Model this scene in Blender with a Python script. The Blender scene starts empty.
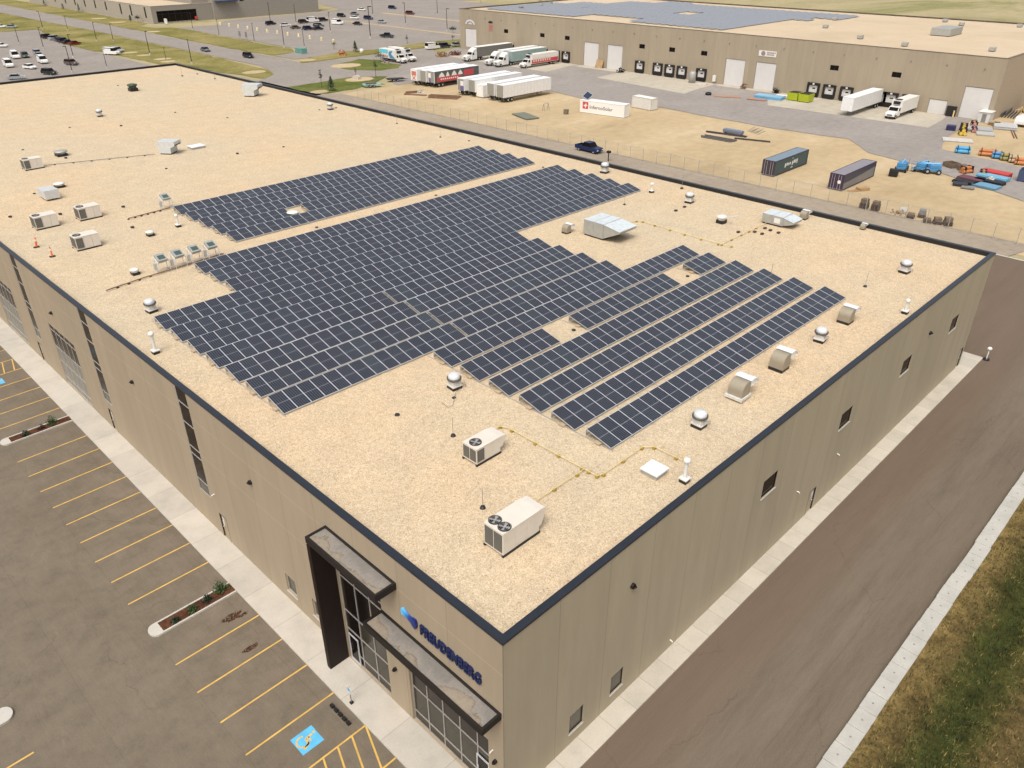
import bpy, bmesh, math, random
from mathutils import Vector, Matrix
random.seed(7)
R = math.radians
scene = bpy.context.scene
col = scene.collection
PI = math.pi
# ------------------------------------------------------------------ materials
def srgb(r, g, b):
    f = lambda c: (c/255/12.92) if c/255 <= .04045 else ((c/255+.055)/1.055)**2.4
    return (f(r), f(g), f(b))
MATS = {}
class NT:
    def __init__(s, name):
        s.m = bpy.data.materials.new(name); s.m.use_nodes = True
        s.t = s.m.node_tree; s.t.nodes.clear()
        s.out = s.n('ShaderNodeOutputMaterial'); s.b = s.n('ShaderNodeBsdfPrincipled')
        s.l(s.b.outputs[0], s.out.inputs[0])
    def n(s, k, **kw):
        o = s.t.nodes.new(k)
        for a, v in kw.items(): setattr(o, a, v)
        return o
    def l(s, a, b): s.t.links.new(a, b)
    def pos(s, obj=False):
        if obj:
            return s.n('ShaderNodeTexCoord').outputs['Object']
        return s.n('ShaderNodeNewGeometry').outputs['Position']
    def scaled(s, v, sc):
        m = s.n('ShaderNodeVectorMath', operation='MULTIPLY'); s.l(v, m.inputs[0]); m.inputs[1].default_value = sc
        return m.outputs[0]
    def noise(s, v, scale, detail=4, rough=.6, sc=None, dist=0):
        if sc: v = s.scaled(v, sc)
        o = s.n('ShaderNodeTexNoise'); s.l(v, o.inputs['Vector'])
        o.inputs['Scale'].default_value = scale; o.inputs['Detail'].default_value = detail
        o.inputs['Roughness'].default_value = rough; o.inputs['Distortion'].default_value = dist
        return o.outputs['Fac']
    def voro(s, v, scale, out='Color'):
        o = s.n('ShaderNodeTexVoronoi'); s.l(v, o.inputs['Vector']); o.inputs['Scale'].default_value = scale
        return o.outputs[out]
    def ramp(s, f, stops, interp='LINEAR'):
        o = s.n('ShaderNodeValToRGB'); s.l(f, o.inputs[0]); o.color_ramp.interpolation = interp
        e = o.color_ramp.elements
        while len(e) < len(stops): e.new(.5)
        for q, (p, c) in zip(e, stops):
            q.position = p; q.color = (c, c, c, 1) if isinstance(c, (int, float)) else (*c, 1)
        return o.outputs[0]
    def mix(s, f, a, b, mode='MIX'):
        o = s.n('ShaderNodeMix', data_type='RGBA', blend_type=mode)
        if hasattr(f, 'links'): s.l(f, o.inputs[0])
        else: o.inputs[0].default_value = f
        for i, c in ((6, a), (7, b)):
            if hasattr(c, 'links'): s.l(c, o.inputs[i])
            else: o.inputs[i].default_value = (*c, 1) if len(c) == 3 else c
        return o.outputs[2]
    def math(s, op, a, b=None, c=None):
        o = s.n('ShaderNodeMath', operation=op)
        for i, v in enumerate((a, b, c)):
            if v is None: continue
            if hasattr(v, 'links'): s.l(v, o.inputs[i])
            else: o.inputs[i].default_value = v
        return o.outputs[0]
    def sep(s, v):
        o = s.n('ShaderNodeSeparateXYZ'); s.l(v, o.inputs[0]); return o.outputs
    def col(s, c):
        if hasattr(c, 'links'): s.l(c, s.b.inputs['Base Color'])
        else: s.b.inputs['Base Color'].default_value = (*c, 1)
    def set(s, rough=.7, metal=0, spec=.5):
        s.b.inputs['Roughness'].default_value = rough; s.b.inputs['Metallic'].default_value = metal
        s.b.inputs['Specular IOR Level'].default_value = spec
    def bump(s, h, strength=.3, dist=.02):
        o = s.n('ShaderNodeBump'); o.inputs['Strength'].default_value = strength; o.inputs['Distance'].default_value = dist
        s.l(h, o.inputs['Height']); s.l(o.outputs[0], s.b.inputs['Normal'])
def M(name, c, rough=.6, metal=0, var=.12, scale=2.5, spec=.5, obj=False):
    """painted / plain surface with a little weathering"""
    if name in MATS: return MATS[name]
    t = NT(name); v = t.pos(obj); f = t.noise(v, scale, 5, .65)
    k = t.ramp(f, [(.3, tuple(x*(1-var) for x in c)), (.7, tuple(min(1, x*(1+var)) for x in c))])
    t.col(k); t.set(rough, metal, spec); MATS[name] = t.m
    return t.m
def gravel():
    t = NT('roof_gravel'); v = t.pos()
    c1 = t.voro(v, 20.0); bw = t.n('ShaderNodeRGBToBW'); t.l(c1, bw.inputs[0])
    st = t.ramp(bw.outputs[0], [(.04, (.29, .215, .13)), (.18, (.44, .345, .225)), (.5, (.545, .435, .295)), (.8, (.61, .495, .345)), (.96, (.71, .615, .465))])
    f2 = t.noise(v, .55, 5, .6); big = t.ramp(f2, [(.3, (.93, .93, .94)), (.7, (1.05, 1.04, 1.02))])
    f3 = t.noise(v, .06, 4, .5); pk = t.ramp(f3, [(.35, (.97, 1, 1.02)), (.65, (1.03, .995, .96))])
    f4 = t.noise(v, 3.2, 3, .6); md = t.ramp(f4, [(.3, .9), (.7, 1.07)])
    f5 = t.noise(v, .16, 6, .7, (1, .5, 1), 1.5); st = t.mix(t.ramp(f5, [(.56, 0), (.72, .22)]), st, (.44, .355, .235))
    c = t.mix(1, t.mix(1, t.mix(1, st, big, 'MULTIPLY'), pk, 'MULTIPLY'), md, 'MULTIPLY')
    t.col(c); t.set(.95, 0, .15); t.bump(bw.outputs[0], .4, .03); return t.m
def asphalt(name, a, b, dirx=False, stain=.5, big=.08, cracks=False):
    t = NT(name); v = t.pos()
    sc = (.12, 1, 1) if dirx else (1, 1, 1)
    f = t.noise(v, big*2.2, 6, .62, sc, .4); c = t.ramp(f, [(.3, a), (.7, b)])
    f2 = t.noise(v, .75, 6, .7, sc); m = t.ramp(f2, [(.28, .82), (.5, 1.), (.75, 1.14)])
    f3 = t.noise(v, 14, 3, .7); g = t.ramp(f3, [(.3, .86), (.7, 1.12)])
    c = t.mix(1, t.mix(1, c, m, 'MULTIPLY'), g, 'MULTIPLY')
    f4 = t.noise(v, .28, 5, .7, (.5, 1.3, 1) if not dirx else (.1, 1.5, 1), 1.0)
    s = t.ramp(f4, [(.6, 0), (.74, stain)])
    c = t.mix(s, c, tuple(x*.62 for x in a))
    f5 = t.noise(v, .45, 6, .75, (1.4, .5, 1) if not dirx else (.12, 2, 1), 2.0)
    s = t.ramp(f5, [(.62, 0), (.8, .35)])
    c = t.mix(s, c, tuple(min(1, x*1.55) for x in b))
    f6 = t.noise(v, 2.2, 6, .8, (2.5, .35, 1) if not dirx else (.3, 2, 1), 1.0)
    c = t.mix(1, c, t.ramp(f6, [(.3, .93), (.5, 1), (.72, 1.1)]), 'MULTIPLY')
    f7 = t.noise(v, 1.1, 3, .8, None, 3.0)
    c = t.mix(t.ramp(f7, [(.70, 0), (.76, .4)]), c, tuple(min(1, x*1.7) for x in b))
    if cracks:   # fine wandering cracks and the long paving seams
        w = t.n('ShaderNodeVectorMath', operation='MULTIPLY_ADD'); nz = t.n('ShaderNodeTexNoise'); t.l(v, nz.inputs['Vector']); nz.inputs['Scale'].default_value = .8; nz.inputs['Detail'].default_value = 5
        t.l(nz.outputs['Color'], w.inputs[0]); w.inputs[1].default_value = (1.6, 1.6, 0); t.l(v, w.inputs[2])
        vo = t.n('ShaderNodeTexVoronoi', feature='DISTANCE_TO_EDGE'); t.l(t.scaled(w.outputs[0], (.6, 1, 0) if dirx else (1, .6, 0)), vo.inputs['Vector']); vo.inputs['Scale'].default_value = .16
        ln = t.math('LESS_THAN', vo.outputs['Distance'], .0035)
        mk = t.ramp(t.noise(v, .11, 3, .6), [(.48, 0), (.58, 1)])
        c = t.mix(t.math('MULTIPLY', t.math('MULTIPLY', ln, mk), .28), c, tuple(x*.4 for x in a))
        xx, yy, zz_ = t.sep(v); q = yy if dirx else xx
        sm = t.math('LESS_THAN', t.math('ABSOLUTE', t.math('SUBTRACT', t.math('FRACT', t.math('ADD', t.math('DIVIDE', q, 4.6), .13)), .5)), .006)
        c = t.mix(t.math('MULTIPLY', sm, .18), c, tuple(x*.5 for x in a))
        if dirx:   # redder, older half next to the building; paler scuffs along it
            hf = t.math('ADD', yy, t.math('MULTIPLY', t.noise(v, .3, 4, .6, (.2, 1, 1)), 3.0))
            c = t.mix(t.ramp(t.math('ADD', t.math('MULTIPLY', hf, .2), 1.1), [(.3, 0), (.75, .55)]), c, (.138, .092, .062))
            sc_ = t.noise(v, 1.6, 5, .8, (.06, 2.2, 1)); c = t.mix(t.ramp(sc_, [(.63, 0), (.7, .28)]), c, (.26, .215, .165))
    t.col(c); t.set(.9, 0, .25); return t.m
def ground_mix(name, cols, scale=.05, fine=2.0, contrast=.25, sc=None):
    t = NT(name); v = t.pos()
    f = t.noise(v, scale, 7, .62, sc, .5)
    n = len(cols); c = t.ramp(f, [(.28+.44*i/(n-1), q) for i, q in enumerate(cols)])
    f2 = t.noise(v, fine, 6, .7); m = t.ramp(f2, [(.3, 1-contrast), (.7, 1+contrast)])
    t.col(t.mix(1, c, m, 'MULTIPLY')); t.set(1, 0, .1); return t.m
def concrete(name, c, jx=0, jy=0, ox=0, oy=0):
    t = NT(name); v = t.pos(); f = t.noise(v, .5, 6, .65)
    k = t.ramp(f, [(.28, tuple(x*.86 for x in c)), (.5, c), (.72, tuple(min(1, x*1.08) for x in c))])
    f2 = t.noise(v, 9, 4, .7); k = t.mix(1, k, t.ramp(f2, [(.3, .93), (.7, 1.05)]), 'MULTIPLY')
    x, y, z = t.sep(v)
    for per, ax, off in ((jx, x, ox), (jy, y, oy)):
        if per:
            u = t.math('FRACT', t.math('DIVIDE', t.math('ADD', ax, 1000*per-off), per))
            j = t.math('LESS_THAN', u, .035/per)
            k = t.mix(t.math('MULTIPLY', j, .5), k, tuple(q*.35 for q in c))
            blk = t.math('FLOOR', t.math('DIVIDE', t.math('ADD', ax, 1000*per-off), per))
            w = t.n('ShaderNodeTexWhiteNoise', noise_dimensions='1D'); t.l(blk, w.inputs['W'])
            k = t.mix(1, k, t.ramp(w.outputs['Value'], [(0, .93), (1, 1.05)]), 'MULTIPLY')
    t.col(k); t.set(.9, 0, .25); return t.m
def precast(name, c, axis, per=3.63, off=0., band=True):
    """tan precast panels: joints, faint vertical streaks"""
    t = NT(name); v = t.pos(); x, y, z = t.sep(v)
    ax = x if axis == 0 else y
    d = t.math('ADD', ax, 1000*per-off); d = t.math('DIVIDE', d, per)
    u = t.math('FRACT', d); blk = t.math('FLOOR', d)
    f = t.noise(v, .8, 6, .65, (1, 1, .16)); k = t.ramp(f, [(.3, tuple(q*.93 for q in c)), (.7, tuple(q*1.06 for q in c))])
    f = t.noise(v, 2.6, 5, .7, (1, 1, .05)); k = t.mix(1, k, t.ramp(f, [(.3, .98), (.7, 1.018)]), 'MULTIPLY')
    w = t.n('ShaderNodeTexWhiteNoise', noise_dimensions='1D'); t.l(blk, w.inputs['W'])
    k = t.mix(1, k, t.ramp(w.outputs['Value'], [(0, .965), (1, 1.03)]), 'MULTIPLY')
    if band:
        zz = t.math('ABSOLUTE', t.math('SUBTRACT', z, 9.65)); z2 = t.math('ABSOLUTE', t.math('SUBTRACT', z, 6.75))
        b = t.math('LESS_THAN', t.math('MINIMUM', zz, z2), .028)
        k = t.mix(t.math('MULTIPLY', b, .4), k, tuple(min(1, q*1.5) for q in c))
    j = t.math('LESS_THAN', u, .03/per*1.1)
    k = t.mix(t.math('MULTIPLY', j, .5), k, tuple(q*.35 for q in c))
    t.col(k); t.set(.85, 0, .3); return t.m
def cells():
    t = NT('solar_cells'); v = t.pos(True); x, y, z = t.sep(v)
    oi = t.n('ShaderNodeObjectInfo')
    base = t.ramp(oi.outputs['Random'], [(0, (.0095, .0115, .018)), (.4, (.0125, .0145, .022)), (.75, (.016, .0165, .022)), (.92, (.014, .020, .026)), (1, (.023, .031, .036))])
    u = t.math('FRACT', t.math('DIVIDE', t.math('SUBTRACT', x, .031), .155))
    e = t.math('LESS_THAN', t.math('ABSOLUTE', t.math('SUBTRACT', u, .5)), .36)
    base = t.mix(t.math('SUBTRACT', 1, e), base, (.062, .068, .084))
    h = t.math('LESS_THAN', t.math('ABSOLUTE', t.math('SUBTRACT', y, .978)), .016)
    base = t.mix(h, base, (.22, .23, .25))
    f = t.noise(v, 3, 4, .6); base = t.mix(1, base, t.ramp(f, [(.3, .85), (.7, 1.15)]), 'MULTIPLY')
    t.col(base); t.set(.24, 0, 1.0); return t.m
def chainlink():
    t = NT('chain_link'); v = t.pos(); x, y, z = t.sep(v)
    a = t.math('FRACT', t.math('MULTIPLY', t.math('ADD', y, z), 14)); b = t.math('FRACT', t.math('MULTIPLY', t.math('SUBTRACT', y, z), 14))
    w = t.math('LESS_THAN', t.math('MINIMUM', a, b), .055)
    tr = t.n('ShaderNodeBsdfTransparent'); mx = t.n('ShaderNodeMixShader')
    t.l(w, mx.inputs[0]); t.l(tr.outputs[0], mx.inputs[1]); t.l(t.b.outputs[0], mx.inputs[2]); t.l(mx.outputs[0], t.out.inputs[0])
    t.col((.42, .42, .42)); t.set(.45, .6); return t.m
def metal_ribs(name, c, per, axis, rough=.5, dark=.72, metal=0):
    t = NT(name); v = t.pos(True); a = t.sep(v)[axis]
    u = t.math('FRACT', t.math('DIVIDE', t.math('ADD', a, 100*per), per))
    k = t.mix(t.math('LESS_THAN', u, .3), c, tuple(q*dark for q in c))
    f = t.noise(v, 1.5, 5, .7); k = t.mix(1, k, t.ramp(f, [(.3, .88), (.7, 1.07)]), 'MULTIPLY')
    t.col(k); t.set(rough, metal); return t.m
def membrane():
    t = NT('canopy_membrane'); v = t.pos(); x, y, z = t.sep(v); f = t.noise(v, .55, 6, .6, (.6, 1, 1), .8); f = t.math('ADD', f, t.math('MULTIPLY', t.math('ADD', x, .62), -.28))
    k = t.ramp(f, [(.36, (.19, .175, .155)), (.47, (.235, .215, .19)), (.535, (.25, .22, .185)), (.55, (.15, .12, .085)), (.565, (.245, .208, .16)), (.7, (.285, .24, .18))])
    g = t.noise(v, 6, 5, .7); k = t.mix(1, k, t.ramp(g, [(.3, .85), (.7, 1.1)]), 'MULTIPLY')
    t.col(k); t.set(.6); return t.m
def logo_blue():
    t = NT('sign_blue_gradient'); v = t.pos(True); y = t.sep(v)[0]
    k = t.ramp(y, [(0, (.18, .62, .9)), (.25, (.08, .4, .8)), (.6, (.01, .06, .32)), (1, (.005, .02, .14))])
    t.col(k); t.set(.3); return t.m
def glass(name, c, rough=.08, spec=.5):
    t = NT(name); v = t.pos(); f = t.noise(v, .35, 3, .6)
    t.col(t.ramp(f, [(.3, tuple(q*.8 for q in c)), (.7, tuple(q*1.25 for q in c))])); t.set(rough, 0, spec); return t.m
# ------------------------------------------------------------------ geometry helpers
class MB:
    def __init__(s): s.v = []; s.f = []; s.mi = []; s.sm = []
    def add(s, vs, fs, m=0, smooth=False):
        o = len(s.v); s.v += [tuple(q) for q in vs]
        for f in fs: s.f.append([o+i for i in f]); s.mi.append(m); s.sm.append(smooth)
        return s
    def box(s, x0, x1, y0, y1, z0, z1, m=0, rz=0, c=None):
        vs = [(x0,y0,z0),(x1,y0,z0),(x1,y1,z0),(x0,y1,z0),(x0,y0,z1),(x1,y0,z1),(x1,y1,z1),(x0,y1,z1)]
        if rz:
            cx, cy = c if c else ((x0+x1)/2, (y0+y1)/2); ca, sa = math.cos(rz), math.sin(rz)
            vs = [(cx+(x-cx)*ca-(y-cy)*sa, cy+(x-cx)*sa+(y-cy)*ca, z) for x, y, z in vs]
        return s.add(vs, [(0,3,2,1),(4,5,6,7),(0,1,5,4),(1,2,6,5),(2,3,7,6),(3,0,4,7)], m)
    def hexa(s, vs, m=0):
        return s.add(vs, [(0,3,2,1),(4,5,6,7),(0,1,5,4),(1,2,6,5),(2,3,7,6),(3,0,4,7)], m)
    def tube(s, a, b, r, n=10, m=0, r2=None, caps=True):
        a, b = Vector(a), Vector(b); d = (b-a).normalized(); r2 = r if r2 is None else r2
        u = d.orthogonal().normalized(); w = d.cross(u); vs = []
        for p, q in ((a, r), (b, r2)):
            for i in range(n):
                t = 2*PI*i/n; vs.append(p+(u*math.cos(t)+w*math.sin(t))*q)
        s.add(vs, [(i, (i+1) % n, n+(i+1) % n, n+i) for i in range(n)], m, True)
        if caps: s.add(vs, [tuple(range(n-1,-1,-1)), tuple(range(n, 2*n))], m)
        return s
    def lathe(s, prof, c=(0,0,0), n=16, m=0):
        vs = []; k = len(prof)
        for r, z in prof:
            for i in range(n):
                t = 2*PI*i/n; vs.append((c[0]+r*math.cos(t), c[1]+r*math.sin(t), c[2]+z))
        fs = [(j*n+i, j*n+(i+1) % n, (j+1)*n+(i+1) % n, (j+1)*n+i) for j in range(k-1) for i in range(n)]
        return s.add(vs, fs, m, True)
    def prism(s, pts, a0, a1, axis=1, m=0, smooth=False):
        """2D outline pts (u,w) pushed along axis; axis 1: (x,z) along y, 0: (y,z) along x, 2: (x,y) along z"""
        def P(u, w, a): return (u, a, w) if axis == 1 else ((a, u, w) if axis == 0 else (u, w, a))
        n = len(pts); vs = [P(u, w, a0) for u, w in pts]+[P(u, w, a1) for u, w in pts]
        s.add(vs, [(i, (i+1) % n, n+(i+1) % n, n+i) for i in range(n)], m, smooth)
        return s.add(vs, [tuple(range(n-1,-1,-1)), tuple(range(n, 2*n))], m)
    def build(s, name, mats, parent=None, bevel=0, loc=None):
        me = bpy.data.meshes.new(name); me.from_pydata(s.v, [], s.f); me.update()
        for m in (mats if isinstance(mats, (list, tuple)) else [mats]): me.materials.append(m)
        me.polygons.foreach_set('material_index', s.mi); me.polygons.foreach_set('use_smooth', s.sm)
        bm = bmesh.new(); bm.from_mesh(me); bmesh.ops.recalc_face_normals(bm, faces=bm.faces); bm.to_mesh(me); bm.free()
        o = bpy.data.objects.new(name, me); col.objects.link(o)
        if parent: o.parent = parent
        if loc: o.location = loc
        if bevel:
            b = o.modifiers.new('bevel', 'BEVEL'); b.width = bevel; b.segments = 2; b.limit_method = 'ANGLE'
        return o
def tag(o, label=None, cat=None, group=None, kind=None):
    for k, v in (('label', label), ('category', cat), ('group', group), ('kind', kind)):
        if v: o[k] = v
    return o
def empty(name, loc, label, cat, group=None, rz=0):
    o = bpy.data.objects.new(name, None); col.objects.link(o); o.location = loc; o.rotation_euler = (0, 0, rz)
    o.empty_display_size = .3
    return tag(o, label, cat, group)
def kids(o): return [c for c in bpy.data.objects if c.parent == o]
def copy_tree(o, parent=None):
    c = o.copy(); col.objects.link(c); c.parent = parent
    for ch in o.children: copy_tree(ch, c)
    return c
def inst(proto, loc, label, rz=0, sc=1, group=None):
    """first call uses the thing itself, later calls a copy of it with its parts"""
    if proto.get('_used'): o = copy_tree(proto)
    else: o = proto; proto['_used'] = 1
    o.location = loc; o.rotation_euler = (0, 0, rz); o.scale = (sc,)*3
    o['label'] = label
    if group: o['group'] = group
    return o
ORD = 'first second third fourth fifth sixth seventh eighth ninth tenth eleventh twelfth thirteenth fourteenth fifteenth sixteenth seventeenth eighteenth nineteenth twentieth'.split()
ORD += ['twenty-'+o for o in ORD[:9]]+['thirtieth']+['thirty-'+o for o in ORD[:9]]
def sheet(name, pts, z, mat, kind='structure'):
    o = MB().add([(x, y, z) for x, y in pts], [tuple(range(len(pts)))]).build(name, mat)
    return tag(o, kind=kind)
def rough(pts, step=2.5, amp=.4, seed=1):
    """break a straight outline into a slightly ragged one (edges of grass and sand)"""
    rn = random.Random(seed); out = []
    for i, a in enumerate(pts):
        b = pts[(i+1) % len(pts)]; d = math.hypot(b[0]-a[0], b[1]-a[1]); n = max(1, min(60, int(d/step)))
        for k in range(n):
            t = k/n; j = amp if k else 0
            out.append((a[0]+(b[0]-a[0])*t+rn.uniform(-j, j), a[1]+(b[1]-a[1])*t+rn.uniform(-j, j)))
    return out
def text_mesh(name, s, size, ext, mat, parent=None, bold=.0, spacing=1.0):
    cu = bpy.data.curves.new(name, 'FONT'); cu.body = s; cu.size = size; cu.extrude = ext; cu.offset = bold; cu.space_character = spacing
    o = bpy.data.objects.new(name, cu); col.objects.link(o)
    dg = bpy.context.evaluated_depsgraph_get(); me = bpy.data.meshes.new_from_object(o.evaluated_get(dg)); me.name = name
    bpy.data.objects.remove(o); n = bpy.data.objects.new(name, me); col.objects.link(n)
    me.materials.clear(); me.materials.append(mat)
    if parent: n.parent = parent
    return n
def wall_grid(name, axis, c, u0, u1, z0, z1, holes, depth, mat, parent, thick=.3, sgn=1):
    """wall in the plane axis=c seen from the negative side; holes (ua,ub,za,zb) get reveals of the given depth"""
    us = sorted({u0, u1, *[h[0] for h in holes], *[h[1] for h in holes]}); zs = sorted({z0, z1, *[h[2] for h in holes], *[h[3] for h in holes]})
    P = (lambda u, z, d: (c+d*sgn, u, z)) if axis == 0 else (lambda u, z, d: (u, c+d*sgn, z))
    b = MB()
    for i in range(len(us)-1):
        for j in range(len(zs)-1):
            um, zm = (us[i]+us[i+1])/2, (zs[j]+zs[j+1])/2
            if any(h[0] < um < h[1] and h[2] < zm < h[3] for h in holes): continue
            b.add([P(us[i], zs[j], 0), P(us[i+1], zs[j], 0), P(us[i+1], zs[j+1], 0), P(us[i], zs[j+1], 0)], [(0,1,2,3)])
    for a, e, f, g in holes:
        for (p, q), (r_, t_) in (((a, f), (e, f)), ((e, f), (e, g)), ((e, g), (a, g)), ((a, g), (a, f))):
            b.add([P(p, q, 0), P(r_, t_, 0), P(r_, t_, depth), P(p, q, depth)], [(0,1,2,3)])
    return b.build(name, mat, parent)
def window(parent, axis, c, ua, ub, za, zb, ucuts, zcuts, fm, gm, fw=.05, depth=.12, name='window', zmats=None, sgn=1):
    """frame with mullions; its panes are one sub-part"""
    P = (lambda u0, u1, d0, d1, z0, z1: (min(c+d0*sgn, c+d1*sgn), max(c+d0*sgn, c+d1*sgn), u0, u1, z0, z1)) if axis == 0 else (lambda u0, u1, d0, d1, z0, z1: (u0, u1, min(c+d0*sgn, c+d1*sgn), max(c+d0*sgn, c+d1*sgn), z0, z1))
    b = MB(); us = [ua]+list(ucuts)+[ub]; zs = [za]+list(zcuts)+[zb]
    for i, u in enumerate(us):
        a = u if i == 0 else (u-fw if i == len(us)-1 else u-fw/2)
        b.box(*P(a, a+fw, depth-.07, depth, za, zb))
    for i, z in enumerate(zs):
        a = z if i == 0 else (z-fw if i == len(zs)-1 else z-fw/2)
        for k in range(len(us)-1):
            l = us[k]+(fw if k == 0 else fw/2); r = us[k+1]-(fw if k == len(us)-2 else fw/2)
            b.box(*P(l, r, depth-.066, depth-.004, a, a+fw))
    w = b.build(name, fm, parent)
    g = MB()
    mats = gm if isinstance(gm, list) else [gm]
    for j in range(len(zs)-1):
        for k in range(len(us)-1):
            mi = zmats(us[k], zs[j]) if zmats else 0
            q = P(us[k], us[k+1], depth-.03, depth-.03, zs[j], zs[j+1])
            if axis == 0: vs = [(q[0], q[2], q[4]), (q[0], q[3], q[4]), (q[0], q[3], q[5]), (q[0], q[2], q[5])]
            else: vs = [(q[0], q[2], q[4]), (q[1], q[2], q[4]), (q[1], q[2], q[5]), (q[0], q[2], q[5])]
            g.add(vs, [(0,1,2,3)], mi)
    g.build('pane', mats, w)
    return w
# ------------------------------------------------------------------ camera, world, sun
CAM = (-15.7311, -16.1657, 37.3593); FPX = 779.2035; PIT, ROL, YAW = .5286, -.0013, .7814
fw = Vector((math.cos(PIT)*math.cos(YAW), math.cos(PIT)*math.sin(YAW), -math.sin(PIT)))
rt = Vector((math.sin(YAW), -math.cos(YAW), 0)); up = rt.cross(fw)
r2 = rt*math.cos(ROL)+up*math.sin(ROL); u2 = up*math.cos(ROL)-rt*math.sin(ROL)
cd = bpy.data.cameras.new('camera'); cam = bpy.data.objects.new('camera', cd); col.objects.link(cam)
cam.matrix_world = Matrix(((r2.x, u2.x, -fw.x, CAM[0]), (r2.y, u2.y, -fw.y, CAM[1]), (r2.z, u2.z, -fw.z, CAM[2]), (0, 0, 0, 1)))
cd.sensor_width = 36; cd.lens = FPX/1024*36; cd.clip_end = 9000; cd.clip_start = .5
scene.camera = cam
SUN_EL, SUN_AZ = R(60), math.atan2(-.86, -.42)          # azimuth from +Y towards +X
w = bpy.data.worlds.new('World'); scene.world = w; w.use_nodes = True
nt = w.node_tree; bg = nt.nodes['Background']; sky = nt.nodes.new('ShaderNodeTexSky'); sky.sky_type = 'NISHITA'; sky.sun_disc = False
sky.sun_elevation = SUN_EL; sky.sun_rotation = SUN_AZ; sky.air_density = 1.0; sky.dust_density = 6.0; sky.ozone_density = .6
hs = nt.nodes.new('ShaderNodeHueSaturation'); hs.inputs['Saturation'].default_value = .45; nt.links.new(sky.outputs[0], hs.inputs['Color']); nt.links.new(hs.outputs[0], bg.inputs[0]); bg.inputs[1].default_value = .164
ld = bpy.data.lights.new('sun', 'SUN'); ld.energy = 1.08; ld.angle = R(26); ld.color = (1, .95, .87)
sun = bpy.data.objects.new('sun', ld); col.objects.link(sun); sun.location = (-60, -20, 90)
sd = Vector((math.cos(SUN_EL)*math.sin(SUN_AZ), math.cos(SUN_EL)*math.cos(SUN_AZ), math.sin(SUN_EL)))
sun.rotation_euler = sd.to_track_quat('Z', 'Y').to_euler()
vs = scene.view_settings; scene.display_settings.display_device = 'sRGB'
vs.view_transform = 'Standard'; vs.look = 'None'; vs.gamma = 1; vs.use_curve_mapping = False; vs.exposure = .2
# ------------------------------------------------------------------ shared materials
mGravel = gravel()
mLot = asphalt('parking_asphalt', (.148, .119, .085), (.178, .146, .107), False, .3, .08, True)
mRoad = asphalt('side_road_asphalt', (.134, .104, .075), (.165, .133, .098), True, .25, .08, True)
mFar = asphalt('pale_asphalt', (.245, .215, .185), (.29, .255, .222), False, .3, .03)
mTruck = asphalt('truck_yard_asphalt', (.25, .225, .20), (.31, .28, .25), False, .5, .03)
mDust = asphalt('dusty_lane', (.27, .225, .17), (.33, .275, .205), False, .3, .04)
mSand = ground_mix('yard_sand', [(.35, .262, .15), (.42, .322, .19), (.46, .355, .215), (.51, .41, .275)], .05, .5, .1, (.5, 1.2, 1))
mField = ground_mix('dry_field', [(.15, .155, .06), (.30, .26, .14), (.37, .31, .18), (.22, .21, .09), (.34, .29, .16)], .014, .25, .12, (.5, 1, 1))
mGreen = ground_mix('lawn', [(.06, .085, .016), (.10, .12, .027), (.15, .15, .045), (.24, .21, .09)], .06, .9, .3)
mVerge = ground_mix('dry_verge', [(.10, .10, .025), (.17, .155, .045), (.24, .205, .075), (.32, .25, .12)], .055, .9, .3)
mWalk = concrete('walk_concrete', (.48, .44, .375), 0, 3.63, 0, 0)
mWalkR = concrete('side_walk_concrete', (.50, .455, .375), 1.815, 0, 0, 0)
mPad = concrete('dock_concrete', (.44, .395, .315), 0, 6, 0, 2)
mCurb = concrete('kerb_concrete', (.48, .455, .40))
mBlock = concrete('block_concrete', (.43, .415, .37))
mWallL = precast('precast_tan_front', (.358, .288, .2), 1)
mWallR = precast('precast_tan_side', (.378, .317, .22), 0, band=False)
mWallF = precast('precast_far', (.345, .287, .207), 1, 3.66, 1.0, band=False)
mTan = M('tan_concrete', (.41, .315, .2), .85)
mCop = M('coping_navy', (.016, .020, .028), .32, .0, .15, 1.2)
mFlash = M('black_flashing', (.012, .010, .009), .8)
mDark = M('dark_bronze', (.010, .0065, .0055), .55, 0, .2)
mBlack = M('black_paint', (.012, .011, .011), .5)
mWhite = M('white_paint', (.70, .68, .63), .45, 0, .05)
mOff = M('cabinet_beige', (.63, .58, .50), .5, 0, .05, 1.5)
mGrille = metal_ribs('coil_grille', (.13, .125, .11), .05, 2, .6, .5)
mZinc = M('galvanised', (.56, .58, .57), .5, .2, .1, 2.0)
mZincD = M('weathered_galvanised', (.40, .40, .37), .5, .35, .1, 2.0)
mHood = M('hood_tan', (.30, .26, .19), .6, .1, .06)
mAlu = M('aluminium', (.64, .65, .67), .42, .4, .04)
mRack = M('rack_steel', (.45, .43, .39), .5, .4, .08)
mPave = M('ballast_block', (.42, .335, .23), .9)
mYellow = M('gas_pipe_yellow', (.66, .52, .22), .5)
mYPaint = M('line_paint', (.60, .37, .085), .8, 0, .2, 1.4)
mBluePaint = M('blue_marking', (.10, .42, .66), .8, 0, .12, 2)
mFrame = M('window_frame', (.45, .42, .38), .45, .2)
mGlassD = glass('dark_glass', (.010, .007, .006), .15, .12)
mGlassB = glass('bronze_glass', (.020, .015, .012), .2, .2)
mGlassG = glass('grey_green_glass', (.075, .07, .05), .2, .3)
mBlind = metal_ribs('pale_blind', (.25, .235, .195), .12, 2, .5, .8)
mDoor = M('door_tan', (.34, .27, .175), .5)
mCell = cells()
mOrange = M('cone_orange', (.75, .13, .03), .6)
mRubber = M('tyre_rubber', (.018, .017, .016), .85)
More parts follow.
